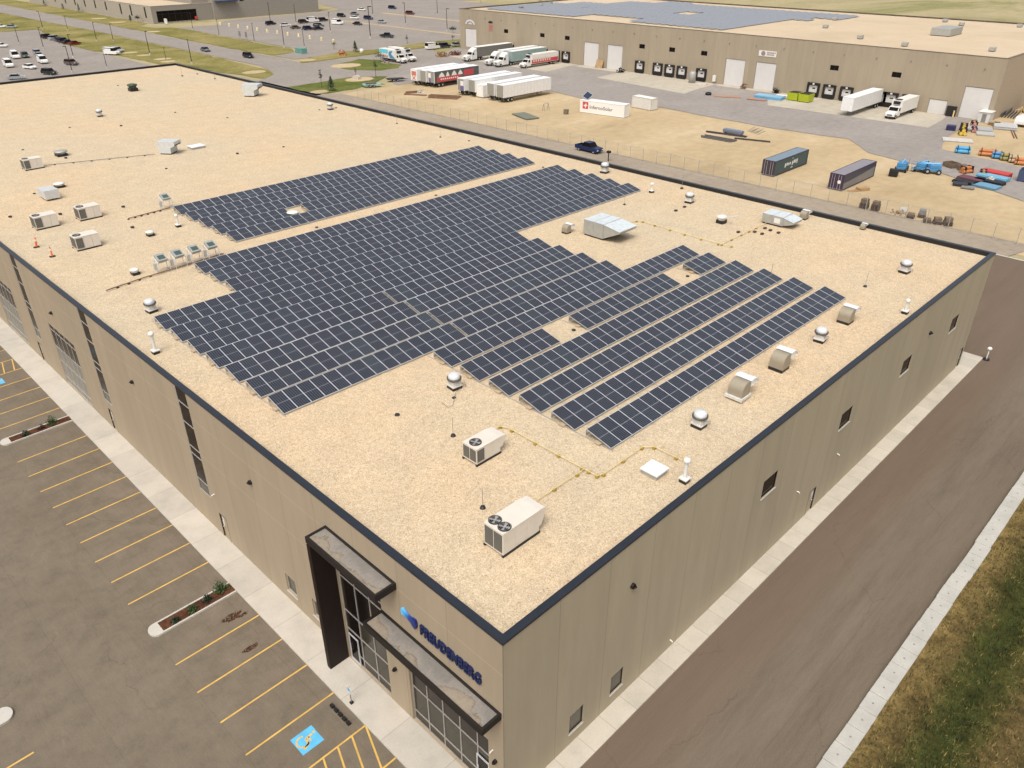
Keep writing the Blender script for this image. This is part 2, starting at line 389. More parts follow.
mRim = M('wheel_rim', (.5, .5, .5), .35, .6)
mMulch = ground_mix('bark_mulch', [(.045, .02, .012), (.085, .036, .02), (.13, .06, .032)], 1.5, 7, .45)
mLeaf = M('shrub_leaf', (.045, .085, .022), .7, 0, .35, 4)
mLeafD = M('dark_conifer_leaf', (.025, .04, .017), .7, 0, .3, 2)
mBark = M('bark', (.09, .065, .045), .9)
mWood = M('raw_timber', (.36, .24, .12), .8, 0, .2, 1)
mRust = M('rusty_steel', (.18, .10, .06), .8, 0, .25, 1)
mGrey = M('grey_steel', (.23, .22, .21), .6, .2, .15)
mRed = M('red_paint', (.48, .05, .04), .5); mBlueP = M('blue_paint', (.06, .22, .42), .5); mLime = M('lime_paint', (.36, .42, .015), .5)
mOrg = M('orange_paint', (.46, .17, .055), .6); mPurple = M('purple_print', (.16, .12, .27), .5)
mDoorW = M('white_overhead_door', (.62, .60, .575), .5, 0, .04, .3)
# ------------------------------------------------------------------ the ground
sheet('ground', [(-4000,-4000), (5000,-4000), (5000,5000), (-4000,5000)], -.12, mField)
sheet('sand_yard', rough([(101,-70), (300,-70), (300,34), (150,40), (150,168), (112,168), (101,168)], 4, .5, 3), -.09, mSand)
sheet('parking_lot', [(-300,-200), (0,-200), (0,168), (64,168), (92,168), (92,300), (91.5,330), (96,350), (97.9,369), (102,389), (87,391), (-300,391)], -.10, mLot)
sheet('far_parking_lot', [(-300,168.1), (92,168.1), (92,300), (91.5,330), (96,350), (97.9,369), (102,389), (87,391), (-300,391)], -.08, mFar)
sheet('side_road', [(-2.06,-10), (99,-10), (99,6), (99,18), (63.4,18), (63.4,0), (-2.06,0)], -.0, mRoad)
sheet('side_road_end', [(99.4,-10), (300,-10), (300,-70), (99.4,-70)], -.06, mRoad)
sheet('back_lane', [(63.4,18), (99,18), (99,6), (106.2,4), (106.0,168), (101,172), (101,200), (63.4,200)], -.03, mDust)
sheet('lane_kerb', [(98.85,-9), (99.2,-9), (99.2,18), (98.85,18)], .02, mCurb)
# public road, junction, truck yard
sheet('road', [(115.6,224), (129.4,230), (129,300), (130.5,400), (132,540), (131,1500), (114.5,1500), (115.4,430), (117,370), (116.5,290)], -.02, mFar)
sheet('junction', [(63.4,168), (101,170), (122,188), (131,182), (126,172), (124,167), (149,167), (149,130), (171,130), (188,150), (188,215), (171,204), (182,222), (160,221.5), (137,221), (128,221.5), (129.4,232), (115.6,226), (113.4,216.5), (110,208), (101.5,202), (63.4,202)], -.03, mFar)
sheet('truck_yard', rough([(147,131), (144.8,117.5), (149.4,96), (147.4,67), (149.5,50), (141,42.3), (138.2,32), (127.5,11.5), (118,-8), (118,-20), (140,-20), (149.9,17.6), (154,33.3), (165,36), (187.9,38.5), (187.9,215), (171,204), (150,190), (131,181)], 5, .35, 5), -.02, mTruck)
sheet('customer_parking_lot', [(131,231), (153,232.5), (167,232), (192,235), (207,232.6), (330,280), (330,372), (235,372), (176,366), (166,352), (146.5,352), (146.5,300), (146,254), (139,246), (131,243.5)], -.03, mFar)
sheet('access_road', [(330,280), (330,372), (900,372), (900,500), (290,500), (250,378), (235,372)], -.05, mFar)
for nm, pts, m in (
    ('grass_island', [(131.6,210.6), (130.6,199), (136.3,191.3), (143.4,191.1), (148.5,196), (147.5,203), (150,210), (146.6,216.6)], mGreen),
    ('grass_bank', [(101,186.6), (107.8,186.8), (121.9,187.7), (131.5,181.3), (124.1,176.3), (112.5,170.8), (102.4,170.5), (100.5,179)], mGreen),
    ('grass_strip', [(131.4,228.3), (140,232), (152.4,235), (166.8,231.9), (191.8,234.8), (207.5,232.6), (203.7,228.3), (182.3,223.5), (160,222.8), (137.2,222.4), (127.6,222.3)], mVerge),
    ('roadside_grass', [(130.4,400), (130.9,349), (130,280), (130.2,255.5), (131.5,245.1), (140.9,246.7), (144.7,254.6), (143.8,266), (145.2,286), (144.9,309), (147.2,333), (146,355), (140,358), (138,372), (146,380), (147,520), (147,900), (133,900)], mVerge),
    ('lotside_grass', [(97,250), (104,203), (110,209), (113,217), (114,229), (115,247), (115.9,289), (116,321), (116.5,367), (116.5,400), (114.8,430), (114.6,900), (60,900), (60,391), (87,391), (102,389), (97.9,369), (96,350), (92,332), (92,300), (93.4,298), (95,253)], mVerge)):
    sheet(nm, rough(pts, 3, .5, len(nm)), -.012, m)
for nm, pts in (('dock_apron', [(170,79.7), (171.7,42.3), (182.5,43), (187.9,44), (187.9,85.5), (176,83)]), ('dock_apron', [(172.7,136), (168.6,103), (178,104.5), (187.9,105), (187.9,136.5), (184.5,136.7)]),
                ('dock_apron', [(170.5,190), (170,153.5), (183.5,156), (187.9,156), (187.9,200), (172,200)]), ('dock_apron', [(184.6,138), (187.9,138), (187.9,155), (184.6,155)]), ('dock_apron', [(185.4,87), (187.9,87), (187.9,104.5), (185.4,104.5)])):
    sheet(nm, pts, -.008, mPad)
for x0, x1, ya, yb in ((214.6,216.8,236,345), (251,254.2,262,345)):
    sheet('lot_median', rough([(x0,ya), (x1,ya), (x1,yb), (x0,yb)], 6, .2, 9), .0, mSand)
for i, (x, y, s) in enumerate(((99.5,287,2.2), (100.2,277,2.0), (100.7,263.7,2.4), (99.5,257,2), (135,207.5,4.2), (122.5,182.8,3.6), (103.5,174.2,2.2), (133.1,226.5,2.4), (108,216.5,3), (138,395,3), (139,420,3), (133,345,2.4))):
    sheet('bare_soil', rough([(x+s*1.4*math.cos(a*PI/5)*.9, y+s*math.sin(a*PI/5)) for a in range(10)], .8, .25, i), -.006, mSand)
# verge beside the side road: soil sheet with ditch, then grass blades
def verge_z(x, y):
    d = -11.0-y; dip = -.16*math.exp(-((d-2.9)/.9)**2) + .035*math.sin(x*.9+y*.7) + .02*math.sin(x*2.3-y*1.9)
    return dip+.17
vb = MB(); nx, ny = 150, 44; xs = [-8+i*.6 for i in range(nx)]; ys = [-10.8-j*.55 for j in range(ny)]
vb.add([(x, y, verge_z(x, y)) for y in ys for x in xs], [(j*nx+i, j*nx+i+1, (j+1)*nx+i+1, (j+1)*nx+i) for j in range(ny-1) for i in range(nx-1)], 0, True)
t = NT('verge_soil'); v = t.pos(); x, y, z = t.sep(v)
f = t.noise(v, .35, 6, .65); d = t.math('MULTIPLY_ADD', f, 2.2, t.math('SUBTRACT', -10.0, y))
d = t.math('ADD', d, t.math('MULTIPLY', t.math('SUBTRACT', t.noise(v, 1.6, 5, .7), .5), 2.6))
k = t.ramp(t.math('DIVIDE', d, 15), [(.0, (.19, .125, .04)), (.16, (.22, .155, .058)), (.225, (.13, .095, .035)), (.28, (.07, .070, .019)), (.36, (.045, .054, .013)), (.42, (.075, .070, .02)), (.5, (.13, .09, .036)), (.6, (.10, .082, .032)), (.75, (.11, .105, .038)), (1, (.17, .14, .06))])
g = t.noise(v, 2.4, 7, .8); k = t.mix(1, k, t.ramp(g, [(.3, .4), (.5, .9), (.7, 1.45)]), 'MULTIPLY'); g = t.noise(v, .8, 4, .7); k = t.mix(1, k, t.ramp(g, [(.35, .6), (.65, 1.1)]), 'MULTIPLY'); t.col(k); t.set(1, 0, .1); mVergeSoil = t.m
tag(vb.build('verge_ground', mVergeSoil), kind='structure')
def gblades():
    rn = random.Random(3); B = [MB() for _ in range(3)]
    for i in range(46000):
        x = rn.uniform(6, 66); y = -11.0-rn.random()**1.1*(3+min(10, max(0, (x-4)*.4)))
        d = -11-y; n = math.sin(x*.7+1.3*math.sin(y*.8))+math.sin(x*.23+y*.5)
        band = math.exp(-((d-2.9+.35*n)/1.25)**2)
        kind = 1 if rn.random() < band*.75 else (0 if rn.random() < .6 else 2)
        if kind == 0 and rn.random() < .45: continue
        h = rn.uniform(.1, .3)*(1.4 if kind == 1 else 1); a = rn.uniform(0, 2*PI); wd = rn.uniform(.015, .045); ln = rn.uniform(.02, .2)
        c, s = math.cos(a), math.sin(a); lx, ly = ln*math.cos(a+1.2), ln*math.sin(a+1.2); z = verge_z(x, y)-.02
        B[kind].add([(x-c*wd, y-s*wd, z), (x+c*wd, y+s*wd, z), (x+lx, y+ly, z+h)], [(0,1,2)])
    return B
gb = gblades()
for b, m, nm in zip(gb, (M('dry_grass', (.22, .15, .05), .9, 0, .45, .8), M('green_grass', (.046, .056, .012), .9, 0, .5, .8), M('yellow_green_grass', (.085, .08, .022), .9, 0, .45, .8)), ('dry_grass', 'green_grass', 'mixed_grass')):
    tag(b.build(nm, m), kind='stuff')
rn = random.Random(11)
# ------------------------------------------------------------------ walks, kerbs, painted lines
SW = .10
o = MB().box(-2.06, 0, -1.25, 168, -.1, SW)
tag(o.build('walkway', mWalk), kind='structure')
o = MB().box(0, 66.6, -1.25, 0, -.1, SW).box(63.43, 66.6, 0, 2.4, -.1, SW-.003)
tag(o.build('side_walkway', mWalkR), kind='structure')
lines = MB(); L = lambda xa, xb, ya, yb: lines.box(xa, xb, ya, yb, -.02, .006)
ysl = [48.618-2.743*k for k in range(9)]+[19.906-2.743*k for k in range(4)]+[55.0, 57.65, 60.24, 62.9, 65.5, 68.2]+[68.2+2.743*k for k in range(1, 12)]
lot2 = MB()
for y in ysl: L(-7.5, -2.07, y-.05, y+.05)
for y in [19.76-2.743*k for k in range(0, 5)]: L(-21, -15.26, y-.05, y+.05)
L(-7.5, -2.07, 8.62, 8.72); L(-7.5, -2.07, 5.92, 6.02)
def diag(xa, ya, xb, yb, w=.05):
    d = Vector((xb-xa, yb-ya)).normalized(); n = Vector((-d.y, d.x))*w
    lines.hexa([(xa-n.x, ya-n.y, -.02), (xb-n.x, yb-n.y, -.02), (xb+n.x, yb+n.y, -.02), (xa+n.x, ya+n.y, -.02), (xa-n.x, ya-n.y, .005), (xb-n.x, yb-n.y, .005), (xb+n.x, yb+n.y, .005), (xa+n.x, ya+n.y, .005)])
for q in (-2.05, -2.95, -3.85, -4.75, -5.65, -6.55): diag(q, 8.62, q-.9, 6.02)
for q in (-2.2, -3.1, -4.0, -4.9, -5.8): diag(q, 68.1, q-.5, 65.6)
tag(lines.build('parking_lines', mYPaint), kind='structure')
lot2.add([(-7.6,-10.4,0), (-7.6,168,0), (-2.06,168,0), (-2.06,-10.4,0)], [(0,1,2,3)]).add([(-300,-10.4,0), (-300,168,0), (-7.6,168,0), (-7.6,-10.4,0)], [(0,1,2,3)])
tag(lot2.build('parking_bays', mLot), kind='structure')
hp = MB(); hp.box(-5.4, -4.1, 9.52, 10.78, -.02, .007); hp.box(-5.3, -4.1, 63.5, 64.7, -.02, .007)
tag(hp.build('accessible_parking_marking', mBluePaint), kind='structure')
ws = MB()
def wheelchair(cx, cy, s):
    # seen with its head towards +x: wheel arc, back, seat, leg, head
    def bar(a, b, r=.05):
        a, b = Vector((a[0], a[1]))*s, Vector((b[0], b[1]))*s; d = (b-a).normalized(); n = Vector((-d.y, d.x))*r*s
        ws.hexa([(cx+q.x, cy+q.y, zz_) for zz_ in (-.01, .011) for q in (a-n, b-n, b+n, a+n)])
    pts = [(-.18+.27*math.cos(t), .05+.27*math.sin(t)) for t in [R(60+k*26) for k in range(11)]]
    for a, b in zip(pts, pts[1:]): bar(a, b, .035)
    bar((.3, .12), (-.02, .08)); bar((-.02, .08), (-.06, -.2)); bar((-.06, -.2), (-.34, -.3)); bar((.12, .1), (.1, -.14), .035); bar((.36, .13), (.46, .14), .06)
wheelchair(-4.75, 10.15, 1.25); wheelchair(-4.65, 64.1, 1.2)
tag(ws.build('wheelchair_symbol', mYPaint), kind='structure')
# planting beds
def bed(xa, xb, yc, label):
    e = empty('planting_bed', (xa, yc, 0), label, 'planting bed', 'kerbed planting beds in the parking lot'); n = xb-xa
    k = MB(); h = .57
    k.box(.35, n, -h, -h+.12, -.1, .13).box(.35, n, h-.12, h, -.1, .13)
    arc = [(.35+.75*math.cos(a)*.62-.0, h*math.sin(a)) for a in [R(90+i*15) for i in range(13)]]
    k.prism([(.62, h-.122)]+[(.62, h-.001)]+arc+[(.62, -h+.001), (.62, -h+.122)], -.1, .127, 2)
    k.build('kerb', mCurb, e)
    MB().box(.62, n, -h+.12, h-.12, -.1, .09).build('mulch', mMulch, e)
bed(-7.5, -2.07, 23.25, 'kerbed mulch bed jutting into the parking lot nearest the entrance')
bed(-7.55, -2.07, 52.35, 'kerbed mulch bed on the left edge between parking bays')
b2 = empty('planting_bed', (-15.3, 23.25, 0), 'white rounded kerb end cut by the left picture edge', 'planting bed', 'kerbed planting beds in the parking lot')
MB().prism([(-6, .57), (-.4, .57)]+[(-.4+.47*math.cos(a), .57*math.sin(a)) for a in [R(75-i*15) for i in range(11)]]+[(-.4, -.57), (-6, -.57)], -.1, .15, 2).build('kerb', mCurb, b2)
def leafball(rx, rz, n, size, rn, mat_i=0):
    b = MB()
    for _ in range(n):
        while True:
            p = Vector((rn.uniform(-1,1), rn.uniform(-1,1), rn.uniform(-.2,1)))
            if .25 < p.length < 1: break
        p = p*(.8+.35*math.sin(p.x*5+p.y*4)); c = Vector((p.x*rx, p.y*rx, p.z*rz)); a = Vector((rn.uniform(-1,1), rn.uniform(-1,1), rn.uniform(-.6,1))).normalized()
        u = a.orthogonal().normalized()*size*rn.uniform(.6,1.3); v = a.cross(u).normalized()*size*rn.uniform(.3,.6)
        b.add([c-u, c+v, c+u, c-v], [(0,1,2,3)])
    return b
def shrub(x, y, r, h, label, mat=mLeaf, n=260, size=.09, seed=1, z=.09, stem=True):
    e = empty('shrub', (x, y, z), label, 'shrub', 'shrubs in the planting beds'); rr = random.Random(seed)
    leafball(r, h, n, size, rr).build('foliage', mat, e)
    s = MB()
    for k in range(5):
        a = k*1.3; s.tube((0,0,-.02), (r*.5*math.cos(a), r*.5*math.sin(a), h*.6), .015, 5, 0, .006)
    s.build('stem', mBark, e)
shrub(-2.75, 23.55, .5, .75, 'largest leafy green shrub at the walkway end of the nearest mulch bed', seed=4, n=380)
shrub(-3.75, 23.3, .36, .42, 'low dark shrub second from the walkway in the nearest mulch bed', mLeafD, seed=5)
shrub(-4.85, 23.2, .42, .4, 'low green shrub in the middle of the nearest mulch bed', seed=6)
shrub(-6.0, 23.1, .34, .3, 'smallest dark shrub at the outer end of the nearest mulch bed', mLeafD, seed=7, n=180)
shrub(-3.5, 52.6, .5, .7, 'upright green shrub in the left-edge mulch bed', seed=8, n=320)
shrub(-4.4, 52.4, .34, .35, 'reddish low shrub in the left-edge mulch bed', M('red_leaf', (.05, .022, .02), .8), seed=9, n=180)
shrub(-5.7, 52.2, .4, .4, 'low green shrub towards the outer end of the left-edge bed', mLeafD, seed=10)
ch = MB()
for (cx, cy, rx, ry, n) in ((-3.35,20.95,.6,.3,260), (-2.75,20.65,.4,.12,70), (-3.75,17.9,.5,.18,170)):
    for _ in range(n):
        a = rn.uniform(0, 2*PI); q = math.sqrt(rn.random()); x, y = cx+rx*q*math.cos(a)*(1+.2*math.sin(3*a)), cy+ry*q*math.sin(a); s = rn.uniform(.015, .045); th = rn.uniform(0, PI)
        ch.box(x-s, x+s, y-s*.4, y+s*.4, .0, rn.uniform(.012, .03), 0, th)
tag(ch.build('spilled_mulch', mMulch), kind='stuff')
# concrete blocks along the road
bp = empty('concrete_block', (0,0,0), 'x', 'concrete block', 'concrete edging blocks along the side road')
k = MB().box(-.715, .715, -.5, .5, -.1, .30); k.build('block', mBlock, bp, .035)
MB().tube((0,0,.297), (0,0,.306), .06, 8).build('lifting_pin', mGrey, bp)
for i in range(40):
    x = 11.2+1.452*i
    ed = 'concrete edging block up the side road from the bottom picture edge'
    inst(bp, (x, -10.4+rn.uniform(-.02, .02)+(-.06 if 14 < i < 18 else 0), rn.uniform(-.01, .01)), '%s %s' % (ORD[i] if i < 39 else 'last', ed), R(rn.uniform(-.6, .6)))
# wheel stop, accessible sign, bollard
e = empty('wheel_stop', (-2.62, 10.2, .006), 'black rubber wheel stop at the head of the blue accessible bay', 'wheel stop')
b = MB()
for k in range(5): b.prism([(-.11,0), (.11,0), (.08,.12), (-.08,.12)], -.93+k*.385, -.93+k*.385+.27, 1)
b.build('rubber_bar', mBlack, e); MB().prism([(-.03,0), (.03,0), (.02,.05), (-.02,.05)], -.93, .88, 1).build('core', mRubber, e)
e = empty('parking_sign', (-1.78, 10.3, SW), 'small white and blue accessible parking sign on a post by the kerb', 'sign')
MB().tube((0,0,0), (0,0,1.35), .03, 8).build('post', mGrey, e); MB().box(-.09, .09, -.09, .09, -.003, .12).build('base', mBlack, e, .02)
MB().box(-.05, -.032, -.16, .16, .85, 1.4).build('panel', mWhite, e); MB().box(-.056, -.051, -.11, .11, 1.05, 1.3).build('symbol', mBluePaint, e)
e = empty('bollard', (66.5, -1.55, 0), 'white capped bollard with black base beyond the far corner door', 'bollard')
MB().tube((0,0,.16), (0,0,1.15), .06, 10).build('post', mWhite, e); MB().lathe([(.0,.0), (.32,.0), (.3,.14), (.08,.18)], n=12).build('base', mBlack, e); MB().lathe([(.05,1.1), (.2,1.15), (.24,1.28), (.14,1.4), (0,1.42)], n=12).build('cap', mWhite, e)
# ------------------------------------------------------------------ the main building
W_, L_, H_ = 63.39, 167.36, 11.73; RZ = 11.33
bld = empty('warehouse_building', (0,0,0), 'huge tan concrete warehouse with gravel roof carrying the solar panels', 'building')
strips = [29.1, 46.4, 63.4, 80.7, 97.9, 115.2, 132.4]; bigs = [52.5, 69.65, 87, 104, 121, 138]
holes = [(y, y+1.65, 3.0, 11.56) for y in strips]+[(y, y+6.45, .25, 6.5) for y in bigs]
holes += [(18.45, 19.6, .95, 2.4), (15.5, 16.55, .95, 2.4), (1.05, 7.05, .1, 4.3), (8.95, 13.05, .1, 9.55)]
ldoors = [27.25, 46.9, 64.6, 82.2, 99.4]; holes += [(y, y+1.05, .1, 2.2) for y in ldoors]
wl = wall_grid('wall', 0, 0, 0, L_, -.1, 11.595, holes, .32, mWallL, bld)
rw = [(4.75, 1.1, .98, 2.42), (8.15, 1.1, .98, 2.42)]+[(x, 1.85, 6.25, 7.65) for x in (22.8, 33.75, 44.75, 55.6)]
rdoors = [31.1, 61.95]
wall_grid('wall', 1, 0, 0, W_, -.1, 11.595, [(x, x+w_, a, b) for x, w_, a, b in rw]+[(x, x+1.05, .1, 2.2) for x in rdoors], .25, mWallR, bld)
MB().add([(W_,0,-.1), (W_,L_,-.1), (W_,L_,11.595), (W_,0,11.595)], [(0,1,2,3)]).build('wall', mWallL, bld)
MB().add([(0,L_,-.1), (W_,L_,-.1), (W_,L_,11.595), (0,L_,11.595)], [(0,1,2,3)]).build('wall', mWallR, bld)
MB().add([(.36,.36,RZ), (W_-.36,.36,RZ), (W_-.36,L_-.36,RZ), (.36,L_-.36,RZ)], [(0,1,2,3)]).build('roof', mGravel, bld)
c = MB(); cw = .34; ov = .05; cz = 11.6
for x0, x1, y0, y1 in ((-ov, W_+ov, -ov, cw), (-ov, W_+ov, L_-cw, L_+ov), (-ov, cw, cw, L_-cw), (W_-cw, W_+ov, cw, L_-cw)): c.box(x0, x1, y0, y1, cz, H_)
c.build('coping', mCop, bld)
f = MB(); f.box(W_-cw-.012, W_-cw-.002, cw, L_-cw, RZ-.05, H_-.03).box(cw, W_-cw, L_-cw-.012, L_-cw-.002, RZ-.05, H_-.03)
f.box(cw+.002, cw+.012, cw, L_-cw, RZ-.05, H_-.03).box(cw, W_-cw, cw+.002, cw+.012, RZ-.05, H_-.03); f.build('parapet_flashing', mFlash, bld)
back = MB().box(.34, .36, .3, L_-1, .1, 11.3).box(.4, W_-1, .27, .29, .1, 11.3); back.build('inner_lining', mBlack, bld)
for y in strips:
    window(bld, 0, 0, y, y+1.65, 3.0, 11.56, [], [4.0, 6.15, 6.8, 8.75, 10.35], mFrame, [mGlassD, mGlassG], .04, .07, zmats=lambda u, z: 1 if z < 3.5 else 0)
for y in bigs:
    window(bld, 0, 0, y, y+6.45, .25, 6.5, [y+6.45*k/5 for k in range(1, 5)], [.95, 2.65, 4.15, 5.9], mFrame, [mGlassD, mBlind], .05, .1, zmats=lambda u, z: 1 if z < 4.1 else 0)
for y in (18.45, 15.5): window(bld, 0, 0, y, y+(1.15 if y > 17 else 1.05), .95, 2.4, [], [], mFrame, mGlassG, .06, .16); MB().box(-.06, -.003, y-.04, y+1.18, .86, .945).build('sill', mCurb, bld)
for x, w_, a, b in rw:
    window(bld, 1, 0, x, x+w_, a, b, [], [], mDark, mGlassG if a < 5 else mGlassD, .05, .12); MB().box(x-.04, x+w_+.04, -.05, -.003, a-.075, a-.005).build('sill', mCurb, bld)
def door(ax, u):
    P = (lambda a, b, d0, d1, z0, z1: (d0, d1, a, b, z0, z1)) if ax == 0 else (lambda a, b, d0, d1, z0, z1: (a, b, d0, d1, z0, z1))
    d = MB().box(*P(u+.06, u+.99, .08, .13, .1, 2.12)).build('door', mDoor, bld)
    MB().box(*P(u, u+.055, .0, .14, .1, 2.2)).box(*P(u+.995, u+1.05, .0, .14, .1, 2.2)).box(*P(u+.055, u+.995, .002, .138, 2.125, 2.2)).build('door_frame', mDark, d)
    MB().box(*P(u+.62, u+.86, .072, .079, 1.2, 1.9)).build('glass_light', M('door_light', (.62, .62, .6), .2), d)
    MB().box(*P(u+.8, u+.92, .03, .079, .98, 1.03)).build('handle', mAlu, d)
for y in ldoors: door(0, y)
for x in rdoors: door(1, x)
# entrance: storefronts, fin wall, canopies
def sfz(u, z): return 0 if z > 2.7 else 1
window(bld, 0, 0, 1.05, 7.05, .1, 4.3, [1.98, 3.25, 4.55, 5.8], [.85, 2.8], M('storefront_frame', (.40, .37, .34), .4, .3), [mGlassB, glass('olive_glass', (.04, .037, .027), .15, .22)], .07, .2, 'storefront', sfz)
window(bld, 0, 0, 8.95, 13.05, .1, 9.55, [10.3, 11.65], [.85, 2.55, 4.0, 6.65, 7.2, 8.4], MATS['storefront_frame'], [mGlassD, bpy.data.materials['olive_glass']], .07, .2, 'storefront', lambda u, z: 1 if (z < 2.6 and u < 11.6) else 0)
for y in (1.1, 11.95):
    d = MB().box(.06, .12, y, y+.08, .1, 2.25).box(.06, .12, y+.84, y+.92, .1, 2.25).box(.061, .119, y+.08, y+.84, 2.17, 2.25).box(.061, .119, y+.08, y+.84, .1, .3).build('entrance_door', mAlu, bld)
    MB().tube((.03, y+.76, .9), (.03, y+.76, 1.5), .018, 8).build('handle', mAlu, d); MB().box(.085, .095, y+.08, y+.84, .3, 2.17).build('pane', mGlassD, d)
MB().box(-1.29, -.002, 13.06, 13.38, .1, 9.5).build('fin_wall', M('fin_brown', (.016, .0085, .0065), .6, 0, .2, spec=.25), bld)
def canopy(ya, yb, z, d, fas):
    k = MB(); t_ = .13
    k.box(-d, -.003, ya, ya+t_, z-fas, z).box(-d, -.003, yb-t_, yb, z-fas, z).box(-d, -d+t_, ya+t_, yb-t_, z-fas, z-.002).box(-t_, -.004, ya+t_, yb-t_, z-fas, z-.002).box(-d+t_, -t_, ya+t_, yb-t_, z-fas, z-fas+.05)
    c_ = k.build('canopy', mDark, bld)
    MB().box(-d+t_, -t_, ya+t_, yb-t_, z-.14, z-.07).build('canopy_top', membrane(), c_)
canopy(7.38, 13.42, 10.0, 1.28, .42); canopy(.12, 8.92, 7.08, 1.22, .40)
def lamp(x, y, z, r=.15, m=None, ax=0):
    b = MB()
    if ax == 0: b.tube((-.003, y, z), (-.15, y, z), r, 10).tube((-.15, y, z+.02), (-.2, y, z-.05), r*.75, 10)
    else: b.tube((x, -.003, z), (x, -.15, z), r, 10).tube((x, -.15, z+.02), (x, -.2, z-.05), r*.75, 10)
    b.build('wall_lamp', m or mDark, bld)
for y in (21.8, 39.1, 56.25, 73.5, 91): lamp(0, y, 8.35)
for y, z in ((8.2, 3.2), (.54, 3.25)): lamp(0, y, z, .11)
for y, z in ((28.3, 3.8), (.75, 3.85)): lamp(0, y, z, .045, mWhite)
for x in (9.23, 49.65): lamp(x, 0, 8.47, .16, None, 1)
for x, z in ((13.9, .75), (28.6, 3.68), (34.74, 3.76)): lamp(x, 0, z, .045, mWhite, 1)
# the lettering on the front wall
sg = empty('wall_sign', (-.02, 7.03, 7.98), 'dark blue raised letters with a blue logo on the tan front wall', 'sign')
lt = text_mesh('lettering', 'FREUDENBERG', .88, .06, M('sign_navy', (.006, .014, .07), .4), sg, .012, 1.03)
wd = lt.dimensions.x or 5; k_ = 4.25/max(v.co.x for v in lt.data.vertices)
lt.data.transform(Matrix.Scale(k_, 4, (1,0,0))); lt.rotation_euler = (PI/2, 0, -PI/2); lt.location = (-.06, -1.42, 0)
lg = MB()
lp = [(0,.5), (.04,.7), (.15,.73), (.33,.62), (.62,.52), (.93,.6), (1.1,.62), (1.17,.45), (1.15,.14), (1.06,.0), (.94,.03), (.76,.2), (.5,.34), (.25,.33), (.06,.3)]
lg.prism(lp, -.06, .06, 2); lo = lg.build('logo', logo_blue(), sg); lo.rotation_euler = (PI/2, 0, -PI/2); lo.location = (-.06, 0, 0)
# ------------------------------------------------------------------ solar rows on the roof
PW, PL, PITCH = .994, 1.956, 1.0055
pan = MB(); pan.box(0, PW, 0, PL, -.035, -.002, 0)
for x0, x1, y0, y1 in ((0, PW, 0, .024), (0, PW, PL-.024, PL), (0, .022, .024, PL-.024), (PW-.022, PW, .024, PL-.024)): pan.box(x0, x1, y0, y1, -.0018, .004, 0)
pan.add([(.022,.024,.0), (PW-.022,.024,.0), (PW-.022,PL-.024,.0), (.022,PL-.024,.0)], [(0,1,2,3)], 1)
pp = pan.build('solar_panel', [mAlu, mCell]); pme = pp.data; bpy.data.objects.remove(pp)
TILT = R(13.5); ct, st = math.cos(TILT), math.sin(TILT)
def solar_row(k, x0, segs, label, PITCH=1.0045):
    """segs: list of (index of first panel, number, extra shift)"""
    yt = 7.48+2.763*k if k < 16 else 54.45+2.88*(k-17); rz = R(-.5 if k < 6 else -.85)
    if k < 6: x0 += .02; PITCH = 1.003
    yt += (.125 if k < 6 else .22)+.08*(yt+16.2)/25.3; x0 += .08*(x0+15.7)/25.3; yl = yt-PL*ct
    e = empty('solar_panel_row', (x0, yl, RZ), label, 'solar panels', 'rows of solar panels on the gravel roof', rz)
    rk = MB()
    for a, n, sh in segs:
        for i in range(n):
            x = (a+i)*PITCH+sh; o = bpy.data.objects.new('solar_panel', pme); col.objects.link(o); o.parent = e
            o.location = (x, 0, .155); o.rotation_euler = (TILT+rn.uniform(-.004, .004), rn.uniform(-.003, .003), 0)
        xa, xb = a*PITCH+sh-.12, (a+n)*PITCH+sh+.1
        rk.box(xa+.1, xb-.1, .04, .07, .02, .105).box(xa, xb, PL*ct-.2, PL*ct-.15, .51, .55)  # low front rail added to cover the shaded gap under the panel edge
        rk.box(xa+.15, xb-.15, PL*ct+.02, PL*ct+.03, .12, .54)
        for i in range(0, n+1, 1 if n < 3 else 2):
            x = (a+i)*PITCH+sh; x = min(x, xb-.15)
            rk.box(x-.03, x+.03, -.15, 2.55, .0, .05).tube((x, PL*ct-.17, .05), (x, PL*ct-.17, .52), .02, 6).tube((x, .14, .04), (x, .14, .12), .02, 6)
            rk.box(x-.17, x+.17, PL*ct*.5-.2, PL*ct*.5+.2, .045, .14, 1)
    rk.build('rack', [mRack, mPave], e)
FR = 'row of solar panels counted from the front roof corner'
for k in range(4): solar_row(k, 14.38, [(0,15,0), (15,15,.05)], ['foremost short row of solar panels nearest the front roof corner', 'second row of solar panels from the front, unbroken', 'third row of solar panels from the front, unbroken', 'fourth row of solar panels, directly in front of the row with gravel gaps'][k])
solar_row(4, 14.38, [(0,8,0), (11,4,0), (15,8,.05), (26,4,.05)], 'fifth row of solar panels, broken by two square gravel gaps')
solar_row(5, 14.38, [(0,15,0), (15,15,.05)], 'sixth row of solar panels, directly behind the row with gravel gaps')
for k in range(6, 11): solar_row(k, 3.16, [(0,15,0), (15,18,.2 if k < 10 else .02)], ORD[k]+' row of solar panels from the front, starting near the left wall')
for k in (11, 12): solar_row(k, 3.16, [(0,15,0), (15,39,.02)], 'long row of solar panels reaching from left wall to far tip, '+('the nearer of two' if k == 11 else 'the farther of two'))
for k in (13, 14, 15): solar_row(k, 10.4, [(0,24,0), (24,23,.04)], ['long row beginning right of the inverter racks, nearest of three', 'long row beginning right of the inverter racks, middle of three', 'long row touching the inverter racks, last before the gravel aisle'][k-13])
